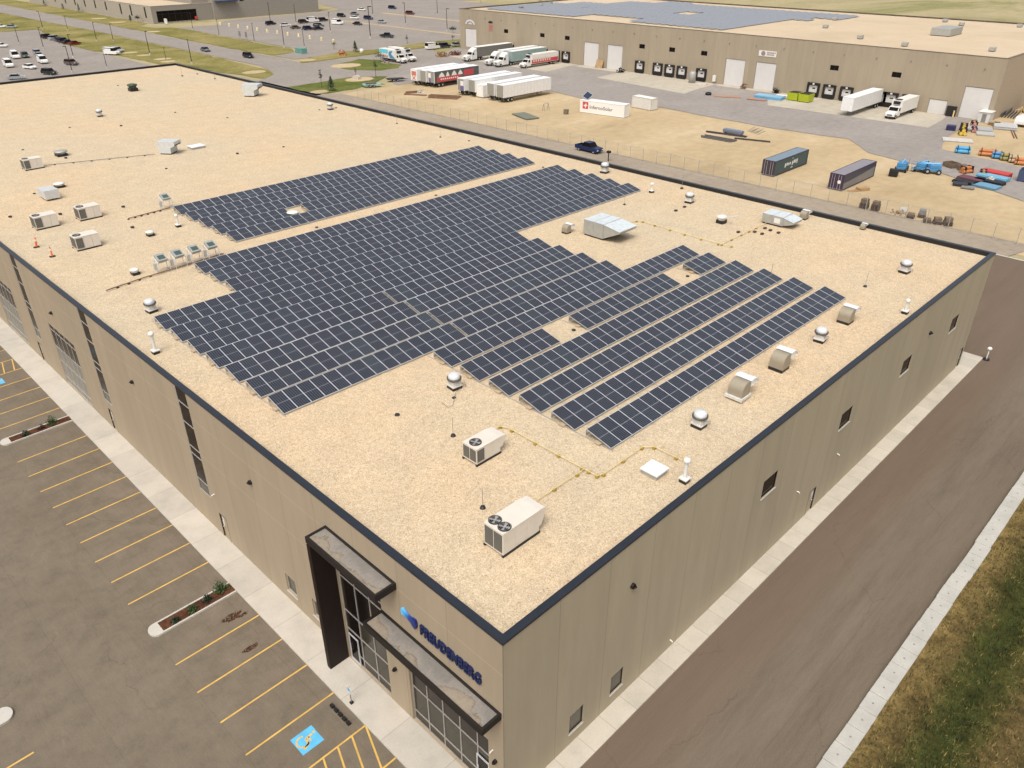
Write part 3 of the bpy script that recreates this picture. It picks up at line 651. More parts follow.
for k in range(17, 22):
    lab = ['nearest row of the rear solar block, along the gravel aisle', 'rear block row with a white vent standing in its gap', 'middle row of the rear solar block', 'rear block row just in front of the farthest row', 'farthest and shortest row of the rear solar block'][k-17]
    solar_row(k, 16.3, [(0,8,0), (10,14,0), (24,17,.06)] if k == 18 else ([(0,24,0), (24,11,.06)] if k == 21 else [(0,24,0), (24,17,.06)]), lab)
# ------------------------------------------------------------------ rooftop plant
def rtu(x0, x1, y0, y1, h, fans, label, hood=True, g='y', group='beige rooftop air conditioning units'):
    e = empty('rooftop_air_conditioner', (x0, y0, RZ), label, 'air conditioner', group); X, Y = x1-x0, y1-y0
    MB().box(-.04, X+.04, -.04, .08, 0, .12).box(-.04, X+.04, Y-.08, Y+.04, 0, .12).box(.1, X-.1, .12, Y-.12, 0, .11).build('base_rail', mBlack, e)
    c = MB(); c.box(0, X*.34, 0, Y, .12, h).box(X*.34+.012, X*.68, 0.006, Y-.006, .12, h-.004).box(X*.68+.012, X, 0, Y, .12, h).box(-.02, X+.02, -.02, Y+.02, h+.002, h+.03)
    c.build('cabinet', mOff, e, .012)
    gr = MB()
    gr.box(-.02, -.004, .06, Y/2-.03, .25, h-.1).box(-.02, -.004, Y/2+.03, Y-.06, .25, h-.1)
    if g == 'y': gr.box(.05, X*.31, -.02, -.004, .25, h-.1)
    gr.build('coil_grille', mGrille, e)
    for fx, fy, r in fans:
        f = MB(); f.lathe([(r*1.08, h+.031), (r*1.08, h+.09), (r, h+.09), (r, h+.035), (0, h+.035)], (fx-x0, fy-y0, 0), 22)
        fo = f.build('fan', mBlack, e); b = MB()
        for q in range(4):
            a = q*PI/2+.4; cx, cy = fx-x0, fy-y0; n = Vector((-math.sin(a), math.cos(a), 0))*r*.26; t_ = Vector((math.cos(a), math.sin(a), 0))*r*.92; c0 = Vector((cx, cy, h+.06))
            b.add([c0-n*.4, c0+n*.4, c0+t_+n+Vector((0,0,.02)), c0+t_-n-Vector((0,0,.01))], [(0,1,2,3)])
        b.build('blade', M('fan_blade', (.34,.33,.31), .5), fo)
        gd = MB()
        for q in range(3):
            rr = r*(.35+.3*q); gd.lathe([(rr-.008, h+.094), (rr+.008, h+.094), (rr+.008, h+.104), (rr-.008, h+.104), (rr-.008, h+.094)], (fx-x0, fy-y0, 0), 22)
        gd.build('guard', mGrey, fo)
    if hood: MB().prism([(X+.004, .4), (X+.004, h+.02), (X+.42, h-.03), (X+.46, h-.28), (X+.16, .42)], .01, Y-.01, 1).build('intake_hood', mOff, e)
    return e
rtu(3.88, 6.4, 3.9, 5.2, 1.42, [(4.33,4.9,.31), (4.3,4.22,.31)], 'largest beige rooftop air conditioner with two fans near the front corner', g='x')
rtu(8.0, 9.85, 10.15, 11.3, 1.12, [(8.45,10.72,.33)], 'beige rooftop air conditioner with one fan in front of the solar rows')
for x0, y0, lab in ((10.75, 95.5, 'farthest beige air conditioner at the left picture edge'), (4.15, 70.45, 'beige air conditioner nearest the left picture edge, left of a pair'), (8.3, 70.3, 'beige air conditioner right of a pair at the left'), (4.85, 61.4, 'beige air conditioner closest to the traffic cones on the left')):
    rtu(x0, x0+2.15, y0, y0+1.35, 1.28, [(x0+.42, y0+.68, .33)], lab, False)
def ex_fan(): # downblast fan: kerb, square body, wind band, dome
    e = empty('exhaust_fan', (0,0,0), 'x', 'exhaust fan', 'white mushroom exhaust fans on the roof')
    MB().box(-.42, .42, -.42, .42, 0, .26).build('curb', mBlack, e)
    b = MB().box(-.46, .46, -.46, .46, .262, .34).box(-.36, .36, -.36, .36, .341, .66).lathe([(.40,.66), (.42,.78), (0,.78)], n=20); b.box(-.1, .12, -.44, -.37, .42, .58); b.build('housing', M('fan_white', (.58,.56,.52), .5), e)
    MB().lathe([(.40,.79), (.56,.79), (.57,.93), (.40,.94)], n=24).build('wind_band', M('fan_band_shade', (.09,.08,.07), .5), e)  # dark grey paints in the shade around the wind band
    MB().lathe([(.46,.92), (.46,1.1), (.40,1.2), (.22,1.27), (0,1.28)], n=20).build('cap', M('fan_cap', (.60,.62,.62), .55, .1), e)
    MB().tube((.46,-.3,.3), (.72,-.45,.3), .015, 6).tube((.72,-.45,.3), (.72,-.45,0), .015, 6).build('conduit', mGrey, e)
    return e
xf = ex_fan()
for x, y, s, lab in ((20.25,3.6,.86,'mushroom exhaust fan nearest the front, before the row of hooded vents'), (36.1,3.6,.86,'mushroom exhaust fan between two hooded vents along the right edge'), (53.8,4.4,.9,'mushroom exhaust fan nearest the far right roof corner'),
    (12.9,17.55,.86,'mushroom exhaust fan in the notch of the front solar rows'), (4.0,43.4,.84,'mushroom exhaust fan beside the left ends of the solar rows'), (60.7,43.5,1.0,'mushroom exhaust fan by the back parapet at the far solar tip'),
    (57.7,29.2,.9,'mushroom exhaust fan with two small blocks before it, right of far solar tip'), (30.0,122.6,.9,'white exhaust fan standing alone on the empty far gravel'), (59.2,100.8,.9,'pinkish white exhaust fan between two drains near the back parapet')):
    inst(xf, (x, y, RZ), lab, rn.choice((0, .1, -.1)), s)
def goose(base):
    e = empty('hooded_vent', (0,0,0), 'x', 'roof vent', 'curved hooded vents on the roof'); w_ = .55
    MB().box(-.55, .55, -w_, w_, 0, .22).build('curb', mBlack, e)
    if base: MB().box(-.68, .62, -w_-.1, w_+.1, .12, .32).build('base', M('base_off_white', (.58,.56,.51), .6), e)
    arc = [(-.5+.6*(1-math.cos(a)), .72+.62*math.sin(a)) for a in [R(q*12) for q in range(8)]]
    MB().prism([(.42,.222), (-.5,.222)]+arc+[(.45,1.3), (.48,.8)], -w_, w_, 1).build('body', mHood, e)
    MB().prism([(.36,1.36), (.6,1.43), (1.0,1.39), (1.44,1.15), (1.47,.92), (1.40,.92), (1.35,1.08), (.95,1.33), (.6,1.375), (.4,1.345)], -w_-.08, w_+.08, 1).build('hood', M('hood_white_metal', (.74,.76,.77), .4, .1), e)
    MB().prism([(.485,1.335), (.6,1.37), (.94,1.32), (1.34,1.07), (1.39,.95), (.5,.85)], -w_-.02, w_+.02, 1).build('throat', MATS['hood_white_metal'], e)
    return e
g1, g2 = goose(True), goose(False)
inst(g1, (24.9,3.7,RZ), 'hooded vent on a white base, nearest of the hooded vents', 0, .95)
for x, y, s, lab in ((30.2,3.7,.93,'hooded vent on a black curb, second of those along the right edge'), (40.5,3.7,.85,'smaller hooded vent beyond the right ends of the solar rows'), (40.8,32.3,.62,'hooded vent beside the big grey intake hood'), (61.3,17.6,.62,'hooded vent against the back parapet behind the grey intake'), (62.4,11.85,.42,'small hooded vent at the back parapet near the far corner')):
    inst(g2, (x, y, RZ), lab, 0, s)
def intake(X, Y, h, tip, label, loc, mouth='y'):
    e = empty('intake_unit', loc, label, 'air intake', 'grey sheet metal intake hoods on the roof')
    MB().box(.1, X-.1, .1, Y-.1, 0, .16).build('curb', mBlack, e)
    MB().box(0, X, 0, Y, .16, h).box(-.03, X+.03, Y*.48, Y*.48+.04, .155, h+.025).box(-.025, X+.025, -.002, .05, .155, h+.02).build('housing', mZincD if mouth == 'y' else mZinc, e, .015)
    MB().add([(-.005,-.005,h+.006), (X+.005,-.005,h+.006), (X+.005,Y+.005,h+.006), (-.005,Y+.005,h+.006)], [(0,1,2,3)]).build('lid', M('zinc_lid', (.56, .61, .62), .5, .1), e)
    H = MB(); X0, X1 = .04, X-.04
    H.prism([(-.004, .2), (-.004, h-.04), (-tip, h-.3), (-tip, h-.5)], X0, X1, 0); H.build('hood', mZincD, e)
    MB().prism([(-.004, h-.034), (-.004, h-.02), (-tip-.04, h-.28), (-tip-.04, h-.31)], X0-.04, X1+.04, 0).build('hood_top', MATS['zinc_lid'], e)
    MB().add([(X0+.1, -.3, .34), (X1-.1, -.3, .34), (X1-.1, -tip+.12, h-.6), (X0+.1, -tip+.12, h-.6)], [(0,1,2,3)]).build('mouth_screen', mBlack, e)
    return e
intake(2.75, 2.45, 1.6, 1.9, 'biggest grey intake unit with long hood, right of the solar rows', (41.55,28.3,RZ))
e = intake(1.9, 2.3, 1.05, 1.1, 'grey intake unit with white panel by the back parapet', (57.1,17.8,RZ))
MB().box(-.03, -.004, .3, .95, .35, .85).build('access_panel', mWhite, e)
def scoop(loc, label, s=1):
    e = empty('intake_scoop', loc, label, 'air intake', 'dark mouthed intake scoops at the far end'); e.scale = (s,)*3
    MB().box(-.9, .9, -.9, .9, 0, .18).build('curb', mBlack, e)
    MB().prism([(-.95,.18), (.95,.18), (1.0,1.0), (1.75,1.35), (1.75,1.95), (-1.1,1.95)], -1.1, 1.1, 1).build('housing', mZinc, e)
    MB().add([(1.02,-.95,.98), (1.02,.95,.98), (1.752,.95,1.3), (1.752,-.95,1.3)], [(0,1,2,3)]).prism([(1.01,1.0), (1.753,1.33), (1.753,1.5), (1.01,1.2)], -1.0, 1.0, 1).build('mouth', mBlack, e)
    return e
scoop((27.3,91.6,RZ), 'bright metal intake scoop beside a flat white lid, left of centre', .85).rotation_euler = (0, 0, -.9)
scoop((56.3,121.6,RZ), 'bright metal intake scoop by the back parapet at the far end', 1.05).rotation_euler = (0, 0, -.9)
def lid(x, y, sx, sy, h, lab):
    e = empty('roof_hatch', (x, y, RZ), lab, 'roof hatch')
    MB().box(-sx/2+.08, sx/2-.08, -sy/2+.08, sy/2-.08, 0, h).build('curb', mZincD, e); MB().box(-sx/2, sx/2, -sy/2, sy/2, h+.002, h+.1).build('lid', M('white_lid', (.72, .76, .78), .4), e, .02)
lid(14.45,2.72,1.15,1.15,.3,'white square roof hatch near the yellow pipe end'); lid(31.2,91.6,2.0,1.6,.25,'flat white lid right beside the metal intake scoop')
def pipe_vent(x, y, h, r, lab, cap=True, base=.22):
    e = empty('vent_pipe', (x, y, RZ), lab, 'vent pipe', 'vent pipes on the roof')
    MB().box(-base, base, -base, base, 0, .22).build('base', mBlack, e); MB().box(-base-.03, base+.03, -base-.03, base+.03, .222, .30).build('base_cover', mWhite, e)
    MB().tube((0,0,.3), (0,0,h), r, 12).build('pipe', mWhite, e)
    if cap: MB().lathe([(r,h-.06), (r*1.9,h), (r*1.9,h+.14), (r*1.2,h+.22), (0,h+.24)], n=12).build('cap', mWhite, e)
for q in ((15.0,1.1,1.35,.11,'tall white vent pipe with cap nearest the front corner'), (1.2,36.3,1.45,.11,'tall white vent pipe by the left parapet'), (45.3,1.05,1.0,.1,'white vent pipe at the right parapet near the far corner'),
          (14.6,61.5,1.1,.1,'white vent pipe left of the rear solar block'), (57.9,34.4,.9,.12,'short white vent pipe right of the far solar tip')): pipe_vent(*q)
def low_vent(x, y, s, h, lab, m=None):
    e = empty('low_vent', (x, y, RZ), lab, 'roof vent', 'low box vents on the roof')
    MB().box(-s*.8, s*.8, -s*.8, s*.8, 0, h*.45).build('curb', mBlack, e); MB().lathe([(s*.8,h*.45), (s*.8,h*.7), (s*1.05,h*.72), (s*1.05,h*.9), (s*.5,h), (0,h)], n=14).build('cap', m or mWhite, e)
low_vent(11.5,60.9,.4,.5,'low white vent between the single inverter rack and the left air conditioner'); low_vent(6.3,52,.38,.55,'low white vent left of the inverter racks')
low_vent(24.75,56.4,.62,.45,'flat white vent standing inside the gap of the rear solar block'); low_vent(54.2,23.0,.5,.8,'squat white vent with a metal crossbar beside the yellow pipe')
low_vent(43.3,141.8,.85,1.3,'dark green topped vent unit on the empty far gravel', M('green_grey', (.05, .075, .05), .6)); low_vent(16.6,100.4,.8,.7,'low grey vent box behind the farthest left air conditioner', mZincD); low_vent(11.2,85,.6,.55,'low white vent behind the galvanised box on the left')
e = empty('galvanised_box', (8.9,81.2,RZ), 'slanted galvanised duct box between the left air conditioners', 'duct box')
MB().box(-.5, .5, -.8, .8, 0, .18).build('curb', mBlack, e); MB().prism([(-1.2,.2), (1.1,.2), (1.5,1.0), (-1.2,1.15)], -.75, .75, 0).build('housing', mZinc, e); MB().prism([(1.11,.22), (1.3,.25), (1.52,.9), (1.5,.98)], -.7, .7, 0).build('mouth', mBlack, e)
e = empty('vent_crossbar', (54.0,22.4,RZ), 'thin grey metal arm lying beside the squat white vent', 'metal arm'); MB().tube((-.2,.1,.75), (1.3,-.9,.9), .04, 8).build('arm', mZinc, e); MB().tube((.5,-.4,0), (.5,-.4,.82), .03, 8).build('leg', mZinc, e)
# inverters
iv = empty('inverter_rack', (0,0,0), 'x', 'inverter', 'solar inverters on steel racks')
b = MB()
for x in (-.5, .5):
    b.tube((x,-.35,0), (x,-.35,1.0), .03, 6).tube((x,.35,0), (x,.35,1.35), .03, 6).tube((x,-.4,.02), (x,.4,.02), .03, 6).tube((x,-.4,.95), (x,.45,1.38), .03, 6)
b.tube((-.55,-.35,.5), (.55,-.35,.5), .025, 6).tube((-.55,.35,.7), (.55,.35,.7), .025, 6).build('frame', mAlu, iv)
o = MB().box(-.42, .42, -.45, .45, -.12, .1).build('inverter', M('inverter_case', (.30, .32, .30), .5), iv, .02); o.location = (0,0,1.28); o.rotation_euler = (R(25),0,0)
q = MB().box(-.28, .3, -.3, .2, .101, .112).build('cover', M('inverter_green', (.06, .085, .075), .35), o)
MB().box(-.78, -.56, -.2, .05, .35, .95).build('switch_box', M('box_grey', (.42, .43, .42), .5), iv, .01)
for x, y, lab in ((8.35,50.9,'leftmost inverter rack of the line of four'), (9.85,50.9,'second inverter rack from the left in the line of four'), (11.4,50.9,'third inverter rack from the left in the line of four'), (12.95,50.9,'rightmost inverter rack of the four, touching the solar row'), (16.5,68.2,'single inverter rack at the rear solar block corner')):
    inst(iv, (x, y, RZ), lab)
def runpipe(name, pts, r, m, sup, label, cat, z=.17):
    e = empty(name, (pts[0][0], pts[0][1], RZ), label, cat); o = Vector((pts[0][0], pts[0][1], 0)); b = MB()
    for a, c_ in zip(pts, pts[1:]):
        A = Vector((a[0], a[1], a[2] if len(a) > 2 else z))-o; B = Vector((c_[0], c_[1], c_[2] if len(c_) > 2 else z))-o; b.tube(A, B, r, 8)
    b.build('pipe', m, e)
    for x, y in sup: MB().box(-.1, .1, -.08, .08, 0, z-r).build('pipe_support', M('yellow_brown_block', (.34,.25,.05), .8) if 'gas' in name else mBlack, e, loc=(x-o.x, y-o.y, 0))
runpipe('gas_pipe', [(9.95,11.0,.5), (10.4,11.9,.5), (10.4,11.9), (11.6,12.0), (11.85,11.6), (11.9,4.7), (12.3,4.56), (15.9,4.58), (16.39,4.1), (16.4,2.2), (16.4,2.2,.75)], .024, mYellow, [(11.64,12.0), (11.84,11.2), (11.86,9.3), (11.9,7.5), (11.9,5.75), (11.92,5.3), (11.93,4.7), (12.3,4.55), (14.06,4.56), (15.84,4.58), (16.38,4.1), (16.4,2.6)], 'yellow gas pipe on black blocks running from the single fan unit', 'gas pipe')
runpipe('gas_pipe', [(6.75,5.0,.5), (7.1,5.6,.5), (7.1,5.6), (11.9,5.6)], .024, mYellow, [(11.27,5.58), (9.42,5.6), (7.6,5.62)], 'short yellow gas branch pipe joining the two fan unit', 'gas pipe')
runpipe('gas_pipe', [(44.4,29.4,.5), (44.9,29.4), (48.3,29.35), (48.6,28.8), (48.4,19.4), (48.6,18.5)], .028, mYellow, [(48.3,29.3), (48.6,28.75), (48.55,27.2), (48.45,25.3), (48.35,23.5), (48.3,21.6), (48.3,19.7), (48.44,19.4), (48.6,18.45)], 'long yellow gas pipe from the biggest grey intake unit', 'gas pipe')
runpipe('gas_pipe', [(48.5,19.45), (57.0,19.5)], .028, mYellow, [(50.3,19.45), (52.2,19.5), (53.6,19.45), (55,19.5)], 'yellow gas branch pipe ending at the intake by the back parapet', 'gas pipe')
for i, (x, y) in enumerate(((52.8,20.2), (53.98,19.07), (53.97,18.25), (55.5,18.2), (55.4,17.26), (55.7,18.9), (55.89,28.58), (54.16,28.52))):
    o = MB().box(-.16, .16, -.13, .13, 0, .15).box(-.05, .05, -.05, .05, .15, .19).build('support_block', M('dark_block', (.06,.045,.035), .9)); o.location = (x, y, RZ)
    tag(o, 'small dark support block '+('among those before the grey intake unit, %s from the left' % ORD[i] if i < 6 else ('nearer the mushroom fan at the solar tip' if i == 6 else 'farther from the mushroom fan at the solar tip')), 'support block', 'loose support blocks on the gravel')
runpipe('conduit', [(14.0,50.9), (6.3,50.4), (3.0,49.9)], .05, mRust, [(4,50.05), (5,50.2), (6,50.4), (7,50.6)], 'brown conduit running left from the inverter racks', 'conduit', .14)
runpipe('conduit', [(16.6,67.8), (12.0,67.4)], .05, mRust, [(15.5,67.7), (14.8,67.65), (14.1,67.6), (13.4,67.5), (12.7,67.45), (12.0,67.4)], 'brown conduit on dark blocks left of the single inverter rack', 'conduit', .14)
runpipe('conduit', [(13.6,96.2), (25.5,91.9)], .04, mGrey, [(14.3,96), (16.3,95.2), (18.3,94.5), (20.3,93.8), (22.3,93), (24.3,92.3)], 'thin conduit from the farthest left air conditioner to the scoop', 'conduit', .12)
runpipe('conduit', [(13.4,17.3), (12.4,16.9), (11.3,15.9), (10.9,15.9), (11.0,16.6)], .015, mGrey, [(12.0,16.6)], 'thin looped cable lying by the fan in the solar notch', 'cable', .1)
# drains, rods, cones
dr = MB().lathe([(.0,.10), (.10,.10), (.15,.07), (.17,.0)], n=12).build('roof_drain', mBlack)
for x, y, lab in ((8.2,17.6,'front left, between the two fan units and solar rows'), (24.84,17.55,'in the nearer gravel gap of the fifth solar row'), (39.72,17.4,'in the farther gravel gap of the fifth solar row'), (24.3,51.3,'at the left part of the gravel aisle'), (39.9,51.1,'in the middle of the gravel aisle'), (57.2,50.6,'at the far right end of the gravel aisle'),
    (60.3,67.8,'by the back parapet behind the rear solar block'), (39.9,83.5,'on open gravel just behind the rear solar block'), (23.5,84,'below the metal scoop at left'), (43.9,107,'alone on the far gravel, right of centre'), (39.9,117,'tiny, alone on the far gravel, left of centre'), (23.6,117.6,'tiny, on far gravel left of the lone white fan'), (8.2,84.3,'left of the slanted galvanised box'), (14,107.5,'near the farthest left air conditioner'), (43.5,149.5,'just behind the green topped vent'), (57.7,101.8,'left of the pinkish white fan'), (60.6,101.2,'right of the pinkish white fan')):
    o = dr if not dr.get('_u') else dr.copy()
    if dr.get('_u'): col.objects.link(o)
    dr['_u'] = 1; o.location = (x, y, RZ); tag(o, 'small dark roof drain '+lab, 'roof drain', 'round roof drains in the gravel')
rd = empty('antenna_rod', (0,0,0), 'x', 'antenna', 'thin rods on dark bases'); MB().tube((0,0,.1), (0,0,1.25), .015, 6).build('rod', mGrey, rd); MB().lathe([(0,.12), (.12,.12), (.17,0)], n=8).build('base', mBlack, rd)
for x, y, lab, s in ((9.1,13.4,'beside the single fan unit',1), (5.75,7.3,'behind the two fan unit',1), (52.1,33.8,'on open gravel left of the back corner',1), (48.3,5.5,'on open gravel near the far right corner',1), (44.0,11.9,'topped pale beyond the right solar ends',1.2), (61.6,32.8,'by the back parapet, right of the far solar tip',1.3), (60.2,84.2,'by the back parapet behind the rear block',1), (58.9,72.4,'closest behind the rear solar block tip',1), (57.4,151.6,'at the far roof corner',1.4), (60.4,143.5,'at the back parapet near the far corner',1.2), (60.7,151.7,'at the very far roof corner by the parapet',1.2)):
    inst(rd, (x, y, RZ), 'thin rod on a dark base '+lab, 0, s)
for k, (x, y, lab, lean) in enumerate(((2.5,65.4,'thick orange delineator leaning beside a grey rod', .12), (2.7,61.7,'thin orange traffic delineator with a dark base', 0))):
    e = empty('traffic_delineator', (x, y, RZ), lab, 'traffic cone', 'orange delineators near the left parapet'); MB().box(-.24, .24, -.18, .18, 0, .07).build('base', mRubber, e)
    o = MB().lathe([(.11-.03*k,.07), (.085-.03*k,.55), (.075-.03*k,.95), (.05,.97), (0,.97)], n=12).build('post', mOrange, e); o.rotation_euler = (0, lean, 0)
    b = MB().lathe([(.091-.03*k,.6), (.088-.03*k,.78)], n=12).build('white_band', mWhite, e); b.rotation_euler = (0, lean, 0)
for i, (x, y) in enumerate(((33.5,84.5), (29.5,113), (11.2,64.5), (7.6,74.2), (13.3,72), (3.6,77), (16.5,98.5))):
    o = MB().box(-.15, .15, -.12, .12, 0, .16).box(-.06, .06, -.3, .3, .03, .08).build('roof_block', MATS['dark_block']); o.location = (x, y, RZ)
    tag(o, 'small brown block on the gravel '+('behind the rear solar block', 'left of the lone white fan', 'right of the air conditioner by the cones', 'between the pair of air conditioners', 'right of the right hand paired air conditioner', 'at the left picture edge above the parapet', 'beside the low grey vent box')[i], 'block', 'loose blocks at the far left')
# ------------------------------------------------------------------ vehicles
def wheels(e, xs, ys, r, wd=.22):
    for x in xs:
        for y in ys:
            w0 = MB().tube((-wd/2,0,0), (wd/2,0,0), r, 14).build('wheel', mRubber, e, loc=(x,y,r)); MB().tube((-wd/2-.008,0,0), (wd/2+.008,0,0), r*.55, 10).build('rim', mRim, w0)
CARS = {}
def paint(c):
    n = 'car_paint_%d_%d_%d' % c
    return MATS.get(n) or M(n, srgb(*c), .3, 0, .03)
def car(kind, c):
    """nose towards -y, centred on x, from y=0 (nose) to y=length"""
    if (kind, c) in CARS: return CARS[kind, c]
    e = empty('parked_car', (0,0,0), 'x', 'car', 'cars parked around the site'); p = paint(c)
    P = {'sedan': (4.6, 1.8, .62, 1.42, [(1.25,.9), (1.95,1.40), (3.15,1.42), (3.95,.98)]), 'suv': (4.7, 1.88, .72, 1.72, [(1.2,1.05), (1.75,1.68), (4.3,1.70), (4.62,1.05)]),
         'van': (5.6, 2.0, .8, 2.3, [(.75,1.25), (1.5,2.22), (5.45,2.3), (5.56,1.25)]), 'pickup': (5.7, 1.95, .78, 1.85, [(1.5,1.1), (2.05,1.78), (3.5,1.80), (3.8,1.12)])}[kind]
    Ln, Wd, sk, ht, roof = P; hw = Wd/2; b = MB(); bz = roof[0][1]
    low = [(.02,.32), (0,.6), (.12,bz-.2), (roof[0][0],bz), (Ln-.05,bz), (Ln,.62), (Ln-.06,.32)]
    if kind == 'pickup':
        low = [(.02,.38), (0,.7), (.1,bz-.12), (1.5,bz), (3.82,bz), (3.82,.62), (Ln-.05,.62), (Ln-.04,.4)]
        b.prism(low, -hw, hw, 0); b.box(-hw, -hw+.1, 3.825, Ln, .621, bz).box(hw-.1, hw, 3.825, Ln, .621, bz).box(-hw+.1, hw-.1, Ln-.09, Ln, .622, bz-.02)
    else: b.prism(low, -hw, hw, 0)
    b.build('body', p, e, .05)
    i_ = .16; g = MB(); r0, r1, r2_, r3 = roof
    g.hexa([(-hw+.04,r0[0],r0[1]), (hw-.04,r0[0],r0[1]), (hw-.04,r3[0],r3[1]), (-hw+.04,r3[0],r3[1]), (-hw+i_,r1[0],r1[1]), (hw-i_,r1[0],r1[1]), (hw-i_,r2_[0],r2_[1]), (-hw+i_,r2_[0],r2_[1])])
    g.build('window', mGlassD, e)
    rf = MB(); rf.hexa([(-hw+i_-.02,r1[0]-.04,r1[1]+.003), (hw-i_+.02,r1[0]-.04,r1[1]+.003), (hw-i_+.02,r2_[0]+.04,r2_[1]+.003), (-hw+i_-.02,r2_[0]+.04,r2_[1]+.003), (-hw+i_+.06,r1[0]+.05,r1[1]+.06), (hw-i_-.06,r1[0]+.05,r1[1]+.06), (hw-i_-.06,r2_[0]-.05,r2_[1]+.06), (-hw+i_+.06,r2_[0]-.05,r2_[1]+.06)])
    if kind == 'van':
        for s in (-1, 1): rf.hexa([(s*(hw-.035)+a, y, z) for z in (1.27, 2.0) for a, y in ((-.03,2.1), (.03,2.1), (.03,5.5), (-.03,5.5))])
    rf.build('roof', p, e)
    for s in (-1, 1): MB().box(s*(hw-.29)-.21, s*(hw-.29)+.21, -.015, .1, .6, .78).build('headlight', mWhite, e)
    for s in (-1, 1): MB().box(s*(hw-.15)-.13, s*(hw-.15)+.13, Ln-.02, Ln+.012, .65, .85).build('tail_light', mRed, e)
    wheels(e, (-hw+.12, hw-.12), (.9, Ln-1.05), .36 if kind in ('van', 'pickup', 'suv') else .32)
    CARS[kind, c] = e; return e
def put(kind, c, x, y, hd, label, group='cars parked around the site'):
    """x, y: middle of the car on the ground; hd: heading of the nose, degrees from +x"""
    e = car(kind, c); Ln = {'sedan': 4.6, 'suv': 4.7, 'van': 5.6, 'pickup': 5.7}[kind]; a = R(hd+90)
    o = inst(e, (x+math.sin(a)*Ln/2, y-math.cos(a)*Ln/2, 0), label, a, 1, group)
    o['category'] = {'van': 'van', 'pickup': 'pickup truck'}.get(kind, 'car')
    return o
BLK, WHT, SIL, NAVY, RED_, GRN, GRY, BRN = (28,30,36), (225,224,220), (150,155,160), (22,38,72), (120,22,30), (62,74,70), (95,98,100), (92,78,74)
o = put('pickup', (14,34,76), 103.9, 81.4, -92, 'dark blue pickup truck parked behind the back wall of the big roof', 'vehicles by the yard')
# far left lot
for k, c, x, y, h, lab in (('van',WHT,66.8,300.8,-97,'white van in the back row, beside a grey green car'), ('suv',GRN,69.8,300.5,-97,'grey green car right of the white back row van'), ('van',WHT,69.6,282.6,-95,'white van at the right of the van group, silver car behind'), ('van',WHT,59.2,281.5,-95,'white van nearest the left picture edge'),
    ('sedan',WHT,62.6,272.4,-70,'small white car between the vans and the dark suv'), ('suv',(30,38,36),63.0,256.2,-65,'dark suv just above the roof edge of the big warehouse'), ('suv',SIL,74.9,304.5,-95,'silver suv behind the right hand white van'), ('sedan',SIL,73.6,298.5,-95,'silver car tucked between suv and white van'),
    ('suv',BRN,74.6,271.5,-70,'lone brown suv near a light pole in the left lot'), ('sedan',SIL,53.3,254.0,-20,'grey car half hidden by the roof edge at far left'), ('sedan',WHT,72.5,336,-40,'white car cut by the left picture edge, upper one in the lot'), ('sedan',WHT,92.8,409,-35,'white car at the far left edge by the grass'), ('sedan',SIL,95.8,404,-35,'silver car parked at the far left edge by the grass'),
    ('suv',BLK,93.7,352.5,20,'black suv leftmost of the row at the lot grass'), ('suv',SIL,94.2,345.5,20,'silver suv second in the row at the lot grass'), ('sedan',GRY,94.0,340.5,20,'grey car third in the row at the lot grass'), ('suv',NAVY,93.5,334,20,'dark blue suv fourth in the row at the lot grass'), ('sedan',BLK,93.4,329,20,'black car fifth in the row, left of the red one'), ('sedan',RED_,93.9,323.5,20,'dark red car at the right end of the row'),
    ('van',WHT,93.0,286.4,-62,'large white van parked side on by the lot grass'), ('suv',SIL,97,291.5,-62,'silver suv hidden behind the large white van')):
    put(k, c, x, y, h, lab)
put('sedan', GRY, 119.6, 270.9, -91, 'grey car driving on the public road', 'cars on the road'); put('suv', (20,24,34), 122.2, 245.5, -91, 'black suv driving on the road near the junction', 'cars on the road')
# customer lot
for k, c, x, y, h, lab in (('suv',BLK,181.8,333,0,'black suv at the left end of the customer lot'), ('sedan',WHT,183.6,323.5,0,'white car right of the left end black suv'), ('sedan',BRN,181,311,0,'brown car in front of the dark car cluster'), ('suv',BLK,196.2,329,0,'black suv at the back of the dark car cluster'), ('van',WHT,202,330,0,'white van behind the dark car cluster'),
    ('suv',NAVY,182.5,303.5,0,'dark blue suv at the front right of the cluster'), ('sedan',BLK,185.5,300.5,0,'black car at the right front corner of the cluster'), ('sedan',SIL,188.5,306,0,'silver car in the middle of the dark car cluster'), ('suv',GRY,192,310,0,'grey suv at the back right of the cluster'), ('suv',BLK,207.5,330,0,'black suv behind and right of the cluster'),
    ('van',WHT,203.9,313.0,-80,'white van alone right of the cluster'), ('sedan',WHT,207.5,317,-80,'white car just behind the lone white van'), ('suv',BLK,225.4,341,-80,'black suv far back left in the customer lot'), ('sedan',BLK,209,304.5,-75,'black car right of the lone white van'), ('sedan',WHT,224.4,328.5,-75,'white car in the middle row far back'), ('suv',NAVY,227.4,321.5,-75,'dark blue suv in the middle row far back'),
    ('sedan',SIL,221.5,303.3,-75,'silver car by the sandy median'), ('pickup',(34,44,50),189.5,257.5,-70,'dark pickup alone in front of the customer lot'), ('sedan',WHT,252.7,362,-75,'white car farthest back left in the customer lot'), ('suv',NAVY,270.8,359,-75,'blue suv farthest back in the customer lot'), ('suv',(88,28,38),257.3,327,-75,'dark red suv by the rear sandy median'), ('sedan',GRY,236,345,-75,'grey car far back beside the black suv')):
    put(k, c, x, y, h, lab)
